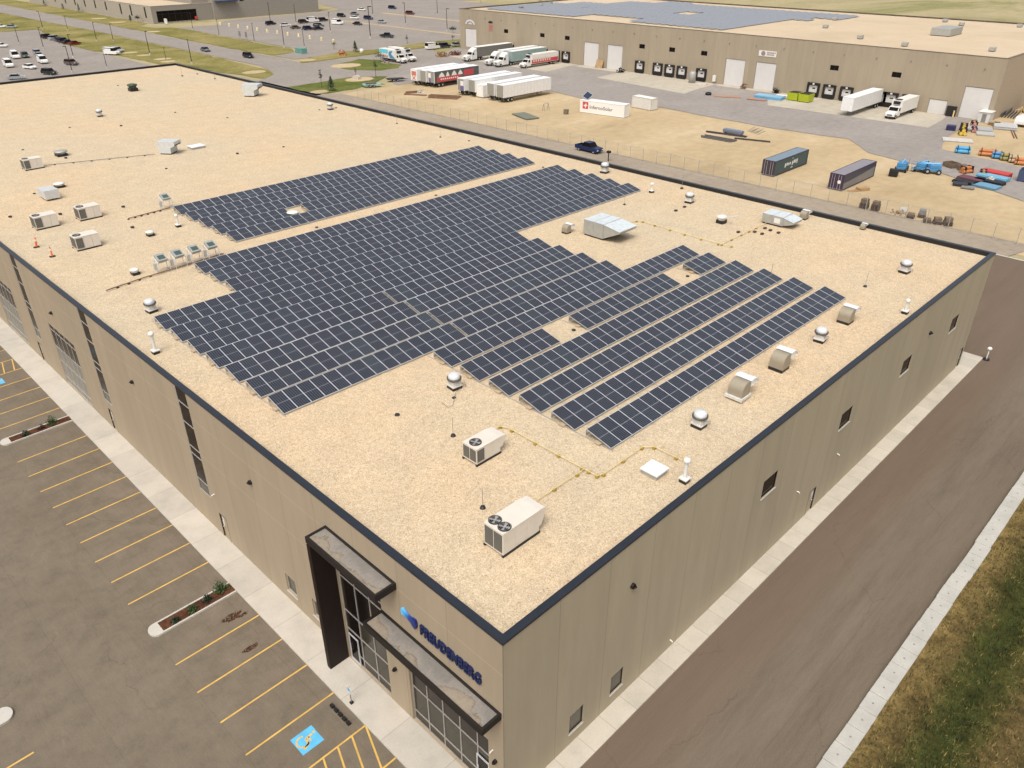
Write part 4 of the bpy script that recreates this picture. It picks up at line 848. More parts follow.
put('van', WHT, 179.5, 217.6, 0, 'white van parked beside the left end of the dock building', 'vehicles by the docks'); put('suv', (38,44,66), 185.4, 217.8, 0, 'dark blue suv parked left of the dock building', 'vehicles by the docks'); put('sedan', SIL, 191, 217.5, 0, 'silver car closest to the dock building corner', 'vehicles by the docks')
# semi-trailers: rear doors at local x=0, body along +x
mTrW = metal_ribs('trailer_white', (.78, .77, .74), 1.2, 0, .45, .95); mTrEnd = metal_ribs('trailer_doors', (.30, .29, .25), .3, 2, .5, .8)
mTrT = M('trailer_roof', (.78, .78, .76), .4, 0, .05)
def trailer(x, y, ln, label, end=mTrEnd, side=mTrW, gear=True, rz=0, h=4.05, group='semi trailers in the truck yard', ws=True):
    e = empty('semi_trailer', (x, y, 0), label, 'trailer', group, rz); hw = 1.3
    MB().box(.03, ln, -hw, hw, 1.15, h-.02).build('body', side, e)
    MB().box(0, ln+.03, -hw-.02, hw+.02, h-.02, h+.05).box(.0, .12, -hw-.01, -hw+.1, 1.1, h-.03).box(.0, .12, hw-.1, hw+.01, 1.1, h-.03).build('roof', mTrT, e)
    MB().box(-.02, .025, -hw+.12, -.015, 1.2, h-.1).box(-.02, .025, .015, hw-.12, 1.2, h-.1).build('rear_door', end, e)
    MB().box(.2, ln-1, -.5, .5, .95, 1.14).box(.02, .12, -1.1, 1.1, .5, .62).tube((.1,-.6,.6), (.1,-.6,1.1), .05, 6).tube((.1,.6,.6), (.1,.6,1.1), .05, 6).build('chassis', mBlack, e)
    wheels_x(e, (1.6, 2.9), hw)
    if gear:
        for s in (-.73, .73): MB().box(ln-3.2, ln-3.0, s-.07, s+.07, .02, 1.1).build('landing_gear', mGrey, e)
    return e
def wheels_x(e, xs, hw, r=.5):
    for x in xs:
        for y in (-hw+.18, hw-.18):
            w0 = MB().tube((0,-.17,0), (0,.17,0), r, 14).build('wheel', mRubber, e, loc=(x,y,r)); MB().tube((0,-.18,0), (0,.18,0), r*.5, 10).build('rim', mRim, w0)
def graphic(e, q, name, m): # panel stuck just proud of a side: (x0,x1,z0,z1) on the -y side, or 'end'
    if q[0] == 'end': MB().box(-.032, -.022, q[1], q[2], q[3], q[4]).build(name, m, e)
    else: MB().box(q[0], q[1], -1.312, -1.303, q[2], q[3]).build(name, m, e)
mCoral = M('coral_print', (.55, .17, .12), .5); mRedP = M('red_print', (.52, .06, .07), .5); mWhP = M('white_print', (.75, .74, .7), .5)
e = trailer(127.5, 163.9, 15.5, 'white trailer with coral logo on its rear, leftmost of the yard row', mWhP)
graphic(e, ('end', -1.0, .9, 2.5, 3.6), 'logo', mCoral)
b = MB().prism([(-.9,1.4), (-.3,1.4), (.9,2.4), (.5,2.4)], -.034, -.024, 0).prism([(.9,1.4), (.3,1.4), (-.9,2.4), (-.5,2.4)], -.0375, -.0345, 0).build('logo_cross', mCoral, e)
trailer(128.1, 160.7, 16.5, 'white roofed trailer with plain grey rear door, second from left')
e = trailer(128.5, 157.7, 16.5, 'trailer with red and white printed side and grey rear', mTrEnd, M('dark_print', (.09, .10, .09), .5))
graphic(e, (1.0, 9.8, 1.3, 2.5), 'red_band', mRedP)
for i, (a, w_) in enumerate(((1.6,2.2), (4.2,1.3), (6.2,2.0), (8.6,1.8))): MB().prism([(a,2.5), (a+w_,2.5), (a+w_*.8,3.2), (a+w_*.5,3.7), (a+w_*.15,3.1)], -1.318, -1.304, 1).build('printed_figure', mWhP, e)
b = MB()
for i in range(9): b.box(2.2+i*.75, 2.2+i*.75+.45, -1.3195, -1.3125, 1.75, 2.1)
b.build('lettering', mWhP, e); graphic(e, (10.8, 14.5, 2.0, 3.5), 'red_shape', mRedP); graphic(e, ('end', .1, 1.1, 2.4, 3.6), 'white_print', mWhP); graphic(e, ('end', .2, 1.0, 1.25, 2.35), 'purple_print', mPurple)
e = trailer(126.3, 143.3, 17.2, 'white trailer with purple square on its grey rear'); graphic(e, ('end', -1.15, .1, 1.25, 2.3), 'purple_print', mPurple); graphic(e, ('end', -1.1, .1, 2.4, 3.5), 'white_print', mWhP)
trailer(127, 139.9, 17.2, 'white trailer with grey rear door, just behind the short white box')
trailer(126.8, 132.7, 17.2, 'white trailer second from the right end of the yard row')
trailer(126.6, 129.1, 17.4, 'white trailer at the right end of the yard row, long side showing')
e = empty('storage_box', (128.2, 137.6, 0), 'short white storage box standing among the trailer rears', 'storage box'); MB().box(-.6, 5.4, -1.3, 1.25, .12, 2.95).build('body', mTrW, e); MB().box(-.64, 5.44, -1.34, 1.29, 2.955, 3.0).box(-.63, -.602, -.03, .03, .2, 2.9).build('roof', mTrT, e); MB().box(-.5, 5.3, -1.2, 1.15, 0, .115).build('skid', mBlack, e)
e = trailer(187.2, 60.6, 16.6, 'white trailer without tractor backed to the right hand docks', mTrEnd, mTrW, True, R(180.5), 4.05, 'vehicles backed to the docks')
def tractor(x, y, label, c, ty=None):
    e = empty('semi_truck', (x, y, 0), label, 'truck', 'vehicles backed to the docks')
    b = MB(); b.prism([(0,.6), (0,1.4), (.15,1.65), (2.0,1.95), (2.0,.6)], -1.0, 1.0, 1).build('hood', c, e, .05)
    MB().prism([(1.9,.6), (2.0,1.96), (2.5,2.75), (4.4,2.8), (4.4,.6)], -1.22, 1.22, 1).build('cab', c, e, .05)
    MB().prism([(2.62,2.82), (2.9,3.2), (4.35,3.95), (4.4,2.82)], -1.15, 1.15, 1).build('roof_fairing', c, e, .04)
    MB().hexa([(1.965,-1.05,2.0), (1.985,-1.05,1.98), (1.985,1.05,1.98), (1.965,1.05,2.0), (2.42,-1.0,2.7), (2.46,-1.0,2.68), (2.46,1.0,2.68), (2.42,1.0,2.7)]).build('windshield', mGlassD, e)
    for s in (-1, 1): MB().box(2.4, 3.1, min(s*1.223, s*1.24), max(s*1.223, s*1.24), 1.9, 2.6).build('window', mGlassD, e)
    MB().box(-.02, -.001, -.5, .5, .75, 1.4).build('grille', mGrey, e); MB().box(-.06, .0, -1.1, 1.1, .4, .62).box(4.4, 7.2, -.5, .5, .7, .95).build('chassis', mBlack, e)
    for s in (-1, 1): MB().box(-.025, -.002, s*.8-.16, s*.8+.16, .95, 1.2).build('headlight', mZinc, e)
    wheels_x(e, (1.1, 5.4, 6.6), 1.2)
    return e
mTrD = M('trailer_dark_side', (.16, .155, .14), .5); mTeal = M('trailer_teal', (.28, .37, .35), .5)
for (x, y, tr, lab, tlab) in ((166.8, 186.4, mTrD, 'white semi truck with open hood, leftmost at the docks', 'pale roofed trailer with dark side behind the leftmost dock truck'), (165.6, 174.6, mTrW, 'white semi truck, left of the pair side by side at the docks', 'white roofed trailer behind the left truck of the dock pair'), (165.8, 170.8, mTeal, 'white semi truck, right of the pair side by side at the docks', 'teal sided trailer behind the right truck of the dock pair')):
    tractor(x, y, lab, mWhite); trailer(187.6, y, 16.0, tlab, mTrEnd, tr, False, PI, 4.05, 'vehicles backed to the docks')
def boxtruck(x, y, rz, label, group, bl=7.0, art=None):
    e = empty('box_truck', (x, y, 0), label, 'truck', group, rz); hw = 1.22
    MB().prism([(0,.55), (0,1.15), (.2,1.35), (1.5,1.6), (1.5,.55)], -1.0, 1.0, 1).build('hood', mWhite, e, .06)
    MB().prism([(1.45,.55), (1.55,1.62), (2.0,2.4), (3.1,2.5), (3.1,.55)], -1.12, 1.12, 1).build('cab', mWhite, e, .05)
    MB().hexa([(1.52,-1.0,1.68), (1.54,-1.0,1.66), (1.54,1.0,1.66), (1.52,1.0,1.68), (1.93,-.95,2.36), (1.96,-.95,2.34), (1.96,.95,2.34), (1.93,.95,2.36)]).build('windshield', mGlassD, e)
    for s in (-1, 1): MB().box(1.95, 2.7, min(s*1.123, s*1.14), max(s*1.123, s*1.14), 1.6, 2.3).build('window', mGlassD, e)
    MB().box(3.2, 3.2+bl, -hw, hw, 1.0, 3.7).build('cargo_box', mWhite, e, .03); MB().box(3.4, 4.2, -.7, .7, 3.76, 3.9).box(3.195-.5, 3.19, -.7, .7, 2.9, 3.5).build('cooling_unit', mBlack, e)
    MB().box(.1, 3.2+bl, -.5, .5, .55, .95).box(-.04, 0, -1, 1, .4, .6).build('chassis', mBlack, e); wheels_x(e, (1.0, bl+1.2), 1.15, .45)
    MB().box(-.02, -.001, -.55, .55, .7, 1.1).build('grille', mGrey, e)
    return e
def art(e, s, parts):
    for (x0, x1, z0, z1, nm, m) in parts: MB().box(x0, x1, min(s*1.222, s*1.228), max(s*1.222, s*1.228), z0, z1).build(nm, m, e)
mCyan = M('cyan_print', (.12, .55, .66), .5); mPink = M('pink_print', (.5, .3, .3), .5); mBlP = M('blue_print', (.07, .24, .42), .5)
e = boxtruck(150.8, 197.2, R(90), 'white box truck with cyan and blue printed side at the grass island', 'box trucks by the grass island', 8.6)
art(e, 1, [(7.2, 11.7, 2.5, 3.6, 'cyan_print', mCyan), (7.2, 11.7, 1.2, 1.9, 'pink_print', mPink)])
MB().prism([(3.4,1.15), (6.2,1.15), (7.0,2.2), (6.6,3.1), (4.6,3.5), (5.6,2.4)], 1.222, 1.229, 1).build('blue_swirl', mBlP, e)
boxtruck(155, 197.8, R(90), 'plain white box truck behind the printed one at the grass island', 'box trucks by the grass island', 8.6)
boxtruck(174.2, 51.9, 0, 'white box truck backed to the right hand docks', 'vehicles backed to the docks', 9.6)
e = boxtruck(169.6, 163.4, 0, 'white box truck with red lettered side backed to the docks', 'vehicles backed to the docks', 12.6)
art(e, -1, [(3.4, 15.6, 1.1, 2.2, 'red_band', mRedP)]); b = MB()
for i in range(8): b.box(4.0+i*1.05, 4.0+i*1.05+.62, -1.236, -1.2285, 1.5, 2.6)
b.build('lettering', M('cream_print', (.62, .5, .42), .5), e)
# shipping containers
def container(x, y, ln, wd, label, mS, mR, mE, rz=0, h=2.6):
    e = empty('shipping_container', (x, y, 0), label, 'container', 'shipping containers in the yard', rz)
    MB().box(.06, ln-.06, .05, wd-.05, .12, h-.07).build('side_panel', mS, e); MB().box(.05, ln-.05, .05, wd-.05, h-.068, h-.03).build('roof', mR, e)
    f = MB()
    for yy in (0, wd-.1):
        f.box(.1, ln-.1, yy, yy+.1, 0, .14).box(.1, ln-.1, yy+.001, yy+.099, h-.1, h)
        for xx in (0, ln-.1): f.box(xx, xx+.1, yy, yy+.1, 0, h+.004)
    for xx in (0, ln-.1): f.box(xx, xx+.1, .1, wd-.1, 0, .14).box(xx, xx+.1, .1, wd-.1, h-.1, h)
    f.build('corner_frame', mE, e)
    for a, c_ in ((.12, wd/2-.01), (wd/2+.01, wd-.12)):
        d = MB().box(.01, .055, a, c_, .15, h-.11).build('door', mE, e); b = MB()
        for q in (.3, .7): yy = a+(c_-a)*q; b.tube((-.03,yy,.15), (-.03,yy,h-.12), .022, 6)
        b.build('lock_rod', mAlu, d)
    return e
mCg = metal_ribs('container_green', (.045, .085, .095), .28, 0, .5, .75); mCp = metal_ribs('container_indigo', (.05, .05, .085), .28, 0, .5, .75)
e = container(112.6, 46.85, 12.2, 2.44, 'dark green shipping container with white lettering on its side', mCg, M('container_roof_blue', (.17, .23, .28), .5), M('container_end_dark', (.05, .035, .05), .6))
b = MB()
for i, (a, w_, z0, z1) in enumerate(((3.6,.5,.9,1.6), (4.2,.45,1.1,1.6), (4.75,.4,1.05,1.55), (5.3,.5,1.1,1.55), (6.2,.45,.85,1.6), (6.75,.5,1.1,1.7), (7.35,.5,1.1,1.7), (7.95,.35,.9,1.75))):
    b.prism([(a,z0), (a+w_*.7,z0), (a+w_,(z0+z1)/2), (a+w_*.8,z1), (a+.1,z1), (a+.05,z0+.2)], .03, .04, 1)
b.box(6.0, 6.7, .03, .04, .45, .58).box(6.1, 6.5, .03, .04, 2.05, 2.15); b.build('lettering', mWhP, e)
e = container(112.6, 34.6, 12.6, 2.44, 'dark indigo shipping container with grey lower side', mCp, M('container_roof_grey', (.23, .215, .235), .5), M('container_end_purple', (.05, .03, .055), .6))
MB().box(.3, 12.3, .03, .045, .15, 1.15).prism([(.3,1.15), (12.3,1.15), (12.3,1.75), (5.0,1.3)], .031, .044, 1).build('side_stripe', mGrey, e); MB().tube((-.012,.7,1.35), (-.04,.7,1.35), .3, 12).build('emblem', mWhP, e)
mCw = metal_ribs('container_white', (.68, .66, .61), .28, 1, .5, .94); mCwF = M('container_white_plain', (.76, .745, .70), .5, 0, .04)
e = container(131.6, 107.3, 11.8, 2.5, 'long white shipping container with a red square logo and dark lettering', mCwF, mCwF, mCwF, R(-81.2), 2.75)
sgm = text_mesh('lettering', 'InfernoSolar', 1.05, .004, M('sign_grey', (.16, .15, .15), .5), e, .012); k_ = 6.2/max(v.co.x for v in sgm.data.vertices); sgm.data.transform(Matrix.Scale(k_, 4, (1,0,0))); sgm.location = (2.55, .03, 1.05); sgm.rotation_euler = (PI/2, 0, 0)
# square with a white star burst
b = MB().box(.7, 2.2, .02, .035, .85, 2.4).build('logo', mRedP, e)
MB().prism([(1.45,1.85), (1.62,2.3), (1.7,1.8), (2.1,1.62), (1.68,1.45), (1.5,.95), (1.3,1.4), (.85,1.55), (1.25,1.75)], .012, .019, 1).build('logo_star', mWhP, e)
e = empty('loose_solar_panel', (133.4, 106.6, 2.76), 'solar panel tilted on top of the long white container', 'solar panel'); o = MB().box(-1.0, 1.0, -.8, .8, 0, .04).build('frame', mAlu, e); MB().box(-.96, .96, -.76, .76, .041, .045).build('glass', M('plain_cells', (.02, .03, .06), .2), o); o.rotation_euler = (R(25), R(-25), 0); o.location = (0,0,.75)
MB().tube((-.6,.4,0), (-.6,.4,.75), .03, 6).tube((.5,-.2,0), (.5,-.2,.6), .03, 6).build('stand', mGrey, e)
container(144.9, 102.2, 6.1, 2.44, 'short white shipping container beside the asphalt lane', mCw, mCwF, M('container_tan', (.52, .46, .37), .6), R(-95))
# ------------------------------------------------------------------ fence and yard goods
fe = empty('chain_link_fence', (105.3, 6.5, 0), 'long chain link fence with steel posts between lane and sand yard', 'fence'); ps = [3.0*i for i in range(52)]
for y in ps: MB().tube((0,y,-.1), (0,y,2.25), .045, 6).build('post', M('fence_post', (.42, .40, .36), .5, .2), fe)
MB().tube((0,0,2.25), (0,153,2.25), .025, 6).build('top_rail', MATS['fence_post'], fe); MB().add([(0,0,.02), (0,153,.02), (0,153,2.2), (0,0,2.2)], [(0,1,2,3)]).build('wire_mesh', chainlink(), fe)
def thing1(name, mb, m, loc, label, cat, group=None, rz=0, bevel=0):
    o = mb.build(name, m, None, bevel, loc); o.rotation_euler = (0,0,rz); return tag(o, label, cat, group)
def pallet(x, y, n, label, m=mWood, rz=0, load=None):
    e = empty('pallet_stack', (x, y, -.06), label, 'pallets', 'pallets along the fence', rz); b = MB()
    for k in range(n):
        z = k*.15
        for q in (-.5, 0, .5): b.box(-.6, .6, q-.05, q+.05, z, z+.1)
        for q in (-.5, -.25, 0, .25, .5): b.box(q-.09, q+.09, -.55, .55, z+.101, z+.12)
    b.build('pallet', m, e)
    if load: MB().box(-.5, .5, -.48, .48, n*.15, n*.15+load[0]).build('load', load[1], e, .03)
mOldWood = M('old_wood', (.15, .105, .07), .9, 0, .3, 3)
for i, (x, y, n, ld, lab) in enumerate(((106.4,28.2,6,(.6,mOldWood),'tallest brown pallet stack along the fence, left of a pair'), (106.5,26.5,7,(.4,mOldWood),'tall brown pallet stack along the fence, right of a pair'), (106.9,21.3,2,(.35,mOldWood),'low pallet stack left of the grey machine by the fence'), (108.3,20.2,3,(.7,mGrey),'loaded pallet behind the others near the fence'), (106.3,18.7,2,(.3,mOldWood),'low pallet stack in front of the loaded pallet'), (106.6,17.4,3,(.5,mOldWood),'pallet stack second from the right along the fence'), (107,16.1,4,(.6,mOldWood),'pallet stack at the right end along the fence'))):
    pallet(x, y, n, lab, mOldWood, .1*i, ld)
thing1('rubble_pile', leafball(1.6, .7, 90, .28, rn), mPave, (107.6, 23.2, -.1), 'pale rubble pile by the fence between the pallet stacks', 'rubble')
thing1('white_slab', MB().box(-1.1, 1.1, -.5, .5, 0, .35), mCurb, (109.3, 23.3, -.09), 'white slab lying behind the rubble pile', 'slab', None, .3, .03)
thing1('plywood_sheet', MB().box(-.6, 1.2, -.6, .6, 0, .5), mWood, (115.5, 32.6, -.09), 'yellowish timber bundle beside the indigo container', 'timber', None, -.5); thing1('plywood_sheet', MB().box(-.9, .9, -.5, .5, 0, .08), M('brown_board', (.33,.2,.1), .8), (114.2, 33.3, -.09), 'brown board lying against the indigo container', 'board', None, -.4)
def stack(x, y, lx, ly, n, m, label, rz=0, h=.16, cat='steel beams'):
    b = MB()
    for i in range(n):
        o_ = ly*(i/(max(1, n-1))-.5); b.box(-lx/2+rn.uniform(-.3,.3), lx/2+rn.uniform(-.3,.3), o_-.09, o_+.09, rn.choice((0,.002)), h*rn.choice((1,1,2)))
    thing1('beam_stack', b, m, (x, y, -.08), label, cat, 'stacked building materials in the yard', rz)
stack(130.6, 69.2, 7.0, 1.8, 8, M('dark_steel', (.11, .10, .095), .6), 'flat dark steel stack lying nearest in the sand yard', R(-88)); stack(135.5, 70.2, 8.5, 1.0, 5, M('black_steel', (.05, .045, .045), .6), 'black steel bundle behind the flat dark stack', R(-80)); stack(134.4, 63.5, 7.5, .3, 2, M('black_steel', (.05,.045,.045)), 'long thin black beam pointing right in the sand yard', R(-72))
e = empty('covered_bundle', (136.5, 69.2, -.08), 'blue grey wrapped bundle on top of the black steel', 'bundle'); MB().box(-.6, .6, -2.2, 2.2, .35, 1.0).build('wrap', M('wrap_blue', (.16, .19, .25), .45), e, .08); MB().box(-.6, .6, -2, -1.8, 0, .349).box(-.6, .6, 1.8, 2, 0, .349).build('bearer', mWood, e)
b = MB()
for i in range(6): b.tube((-2+i*.2, -1.5+i*.6, .06), (1.8+i*.2, -1.2+i*.6, .06+.35*(i % 2)), .05, 6)
thing1('pipe_frame', b, mGrey, (142, 67, -.08), 'thin grey pipes scattered on the sand by the asphalt lane', 'pipes')
stack(118.3, 152.3, 6.5, .8, 3, mRust, 'long rusty beam lying before the white trailers at left', R(-60)); stack(121.2, 144.2, 8, 3.2, 4, mRust, 'spread rusty beams lying before the white trailers', R(-62), .3); stack(120.2, 155.2, 4.5, 1.6, 3, mRust, 'short rusty beams crossing near a white lump', R(-20))
thing1('covered_lump', leafball(.9, .8, 60, .4, rn), mWhite, (121.5, 154, -.1), 'small white covered lump among the rusty beams', 'covered pile')
def skid(x, y, label, c, rz=0):
    e = empty('flatbed_trailer', (x, y, -.03), label, 'flatbed trailer', None, rz); MB().box(-2.4, 2.4, -1.1, 1.1, .6, .8).build('deck', c, e); b = MB().tube((2.4,-.5,.6), (3.8,0,.5), .05, 6).tube((2.4,.5,.6), (3.8,0,.5), .05, 6); b.build('hitch', mBlack, e); wheels_x(e, (-.6, .5), 1.2, .36); return e
skid(127.8, 172.8, 'dark utility trailer at the end of the grass bank', mDark, -.5); MB().box(-1.6, 1.2, -.8, .8, .82, 1.2).build('load', mOldWood, skid(117.6, 170.2, 'teal flatbed trailer lying below the grass bank', M('teal_deck', (.2,.42,.42), .6), -.45))
thing1('dirt_pile', leafball(2.6, 1.6, 200, .5, rn), M('brown_heap', (.28,.17,.085), .9), (170, 201.2, -.1), 'orange brown heap beside the dock building corner', 'heap', 'heaps by the dock building'); thing1('dirt_pile', leafball(2.2, 1.4, 160, .5, rn), M('dark_red_heap', (.16,.06,.045), .9), (175.6, 200.8, -.1), 'dark red heap beside the dock building corner', 'heap', 'heaps by the dock building')
# blue boom lifts
def lift(x, y, rz, label):
    e = empty('boom_lift', (x, y, -.02), label, 'boom lift', 'blue boom lifts in the yard', rz)
    MB().box(-1.2, 1.2, -.8, .8, .5, .9).build('chassis', mBlueP, e, .05); MB().box(-1.1, .7, -.75, .75, .905, 1.6).build('turret', mBlueP, e, .1)
    MB().tube((-.9,0,1.7), (2.2,0,1.5), .17, 8).tube((2.2,0,1.5), (3.0,0,.9), .1, 8).build('boom', M('light_blue_boom', (.2,.42,.62), .5), e)
    b = MB(); b.box(2.8, 3.6, -.6, .6, .5, .58)
    for yy in (-.6, .57):
        for xx in (2.8, 3.57): b.box(xx, xx+.03, yy, yy+.03, .58, 1.5)
    b.box(2.8, 3.6, -.6, -.56, 1.5, 1.54).box(2.8, 3.6, .56, .6, 1.5, 1.54); b.build('basket', mBlueP, e); wheels_x(e, (-.9, .9), 1.0, .42)
lift(132.2, 32.6, .2, 'left boom lift of the blue group in the yard'); lift(134.4, 29.9, .0, 'middle boom lift of the blue group in the yard'); lift(134.5, 28.0, 1.9, 'right boom lift of the blue group, basket turned')
thing1('black_bin', MB().box(-.7, .7, -.7, .7, 0, 1.0).box(-.5, .5, -.75, .75, 1.0, 1.15), mBlack, (127.9, 32.3, -.02), 'black machine left of the blue boom lifts', 'machine', None, .2, .05)
# material piles on the right
def skip(x, y, lx, ly, h, m, label, rz=0):
    e = empty('waste_skip', (x, y, -.01), label, 'skip', 'open skips in the yard', rz); t_ = .12
    MB().box(-lx/2, lx/2, -ly/2, -ly/2+t_, .1, h).box(-lx/2, lx/2, ly/2-t_, ly/2, .1, h).box(-lx/2, -lx/2+t_, -ly/2+t_, ly/2-t_, .1, h).box(lx/2-t_, lx/2, -ly/2+t_, ly/2-t_, .1, h).box(-lx/2+.05, lx/2-.05, -ly/2+.05, ly/2-.05, .1, .2).build('bin', m, e); MB().box(-lx/2+.1, lx/2-.1, -.3, .3, 0, .099).build('skid', mBlack, e); return e
skip(141.2, 27.2, 2.0, 2.2, .8, mOldWood, 'brown open crate nearest the blue boom lifts', -.5); MB().box(-.6, .6, -.8, .8, .2, 1.0).build('load', mOldWood, skip(140, 24.6, 1.6, 1.8, .9, mOldWood, 'brown open crate left of the orange bundle', -.5))
def roll(x, y, r, ln, m, lab, rz, cat='bundle'):
    e = empty('material_bundle', (x, y, -.01), lab, cat, 'coloured bundles of building material', rz); b = MB()
    for k, (yy, zz_) in enumerate(((-r, r), (r, r), (0, r*2.7))): b.tube((-ln/2, yy, zz_), (ln/2, yy, zz_), r, 10)
    b.build('roll', m, e); MB().box(-ln/2+.3, -ln/2+.4, -2*r-.02, 2*r+.02, 0, r*3.9).box(ln/2-.4, ln/2-.3, -2*r-.02, 2*r+.02, 0, r*3.9).build('strap', mBlack, e)
roll(138.9, 23.9, .3, 2.4, mOrg, 'orange bundle between the brown crates', -.4); roll(139.0, 21.2, .25, 2.2, mWood, 'tan bundle right of the orange bundle', .3)
def flats(x, y, lx, ly, m, lab, rz, n=4, h=.13):
    b = MB()
    for k in range(n): b.box(-lx/2+rn.uniform(-.1,.1), lx/2+rn.uniform(-.1,.1), -ly/2+rn.uniform(-.05,.05), ly/2+rn.uniform(-.05,.05), k*h, k*h+h*.85)
    thing1('sheet_stack', b, m, (x, y, -.01), lab, 'stacked sheets', 'stacks of coloured sheets in the yard', rz)
flats(134.2, 21.6, 2.2, 4.0, M('maroon_sheet', (.13, .045, .06), .6), 'maroon sheet stack left of the red and blue ones', -.15); flats(132.0, 21.8, 2.0, 3.6, mBlack, 'black sheet stack in front of the maroon stack', -.1, 3); flats(130.0, 22.0, 1.8, 2.2, M('charcoal_sheet', (.03,.03,.035), .6), 'charcoal heap at the front left of the sheet stacks', .3, 3); flats(129.0, 20.4, 1.4, 2.0, mGrey, 'small grey stack at the very front of the sheet stacks', .2, 2)
flats(140.3, 19.6, 2.2, 4.6, mRed, 'bright red sheet stack at the back', -.12, 6); flats(137.6, 19.2, 2.2, 4.8, M('light_blue_sheet', (.16, .38, .52), .5), 'light blue sheet stack in front of the red one', -.12, 5); flats(134.8, 18.9, 2.0, 4.6, mBlack, 'black sheet stack in front of the light blue one', -.12, 4); flats(131.8, 18.4, 2.4, 3.8, M('steel_blue_sheet', (.13, .28, .40), .5), 'steel blue sheet stack nearest the camera', -.12, 3); thing1('white_tarp', leafball(.6, .35, 40, .35, rn), mWhite, (135.4, 19, .5), 'small white bag lying on the black sheet stack', 'bag')
roll(153.3, 29.3, .34, 2.6, M('sky_blue_tarp', (.07,.30,.52), .6), 'bright blue wrapped bundle on the sand at right', -1.2)
for x, y, m, lab, l_ in ((154.5,25.2,mOrg,'orange bundle leftmost of the row at right edge',3.0), (153.7,23.3,mBlueP,'blue drum bundle second in the row at right edge',1.8), (153.2,21.8,M('olive_bundle',(.25,.22,.08),.7),'olive bundle in the middle of the row at right edge',1.6), (152.6,20.2,M('tan_bundle',(.45,.33,.2),.7),'tan bundle fourth in the row at right edge',1.6), (152,18.2,mOrg,'orange red bundle at the right picture edge',3.2)): roll(x, y, .33, l_, m, lab, -1.25)
skip(140.6, 14.6, 2.4, 3.0, 1.9, M('navy_skip', (.05,.07,.13), .5), 'dark blue skip cut by the right picture edge', .1)
# by the right dock corner
e = empty('site_cabin', (186.6, 35.6, -.02), 'small white roofed box standing before the large right overhead door', 'cabin'); MB().box(-1.4, 1.4, -1.2, 1.2, .0, 2.2).build('wall', M('pale_grey', (.55,.55,.53), .6), e); MB().box(-1.55, 1.55, -1.35, 1.35, 2.203, 2.32).build('roof', mWhite, e); MB().box(-1.42, -1.402, -.5, .4, .1, 1.9).build('door', mGrey, e)
flats(176.5, 33.6, 3.6, 5.0, M('grey_sheet', (.36,.36,.36), .6), 'grey sheet stack on the sand before the dock corner', .35); flats(173.5, 31.4, 3.4, 3.4, M('pale_sheet', (.42,.41,.37), .6), 'pale sheet stack left of the grey stack near the dock corner', .35, 2); flats(183.2, 30.4, 5.0, 4.4, M('light_grey_sheet', (.45,.45,.44), .6), 'light grey pipe stack nearest the dock corner', .3, 5); stack(177.5, 27.0, 8.0, .5, 2, mRust, 'long rusty beam leaning on the sand by the dock corner', .35)
roll(170.0, 34.8, .35, 2.4, M('yellow_bundle', (.6,.42,.06), .6), 'front yellow bundle before the right overhead door', .4); roll(174.2, 36.0, .35, 2.6, M('yellow_bundle', (.6,.42,.06)), 'rear yellow bundle before the right overhead door', .3); flats(172.6, 38.0, 1.4, 1.8, M('navy_sheet', (.03,.03,.1), .5), 'navy crate left of the rear yellow bundle', .3, 5, .2); roll(179.5, 35.6, .3, 2.4, M('pink_bundle', (.5,.25,.22), .7), 'pinkish bundle before the right overhead door', .4); roll(174.6, 34.0, .25, 2.2, M('rose_bundle', (.42,.2,.2), .7), 'rose coloured bundle between yellow and grey stacks', .4); flats(163.6, 33.6, 3.0, 5.4, M('whitish_board', (.5,.48,.45), .7), 'whitish boards spread at the edge of the asphalt', .4, 1, .2); flats(184.5, 33.0, 1.2, 2.2, mWood, 'tan timber stack beside the small white roofed box', .3, 5)
e = empty('white_pickup_bed', (188.6, 28.4, -.02), 'white vehicle cut by the right picture edge near the docks', 'vehicle'); MB().prism([(-2.5,.5), (2.5,.5), (2.5,1.9), (-1.8,2.0), (-2.5,1.2)], -1.2, 1.2, 1).build('body', mWhite, e, .08); wheels_x(e, (-1.5, 1.6), 1.15, .42)
stack(199.0, 34.0, 9.0, 3.0, 6, M('dark_mixed', (.09,.08,.07), .8), 'dark pile of beams along the dock building side wall', .12, .5); roll(206, 31.5, .8, 4, M('amber_bundle', (.55,.33,.03), .6), 'amber yellow machine roll at the right edge by the side wall', .2)
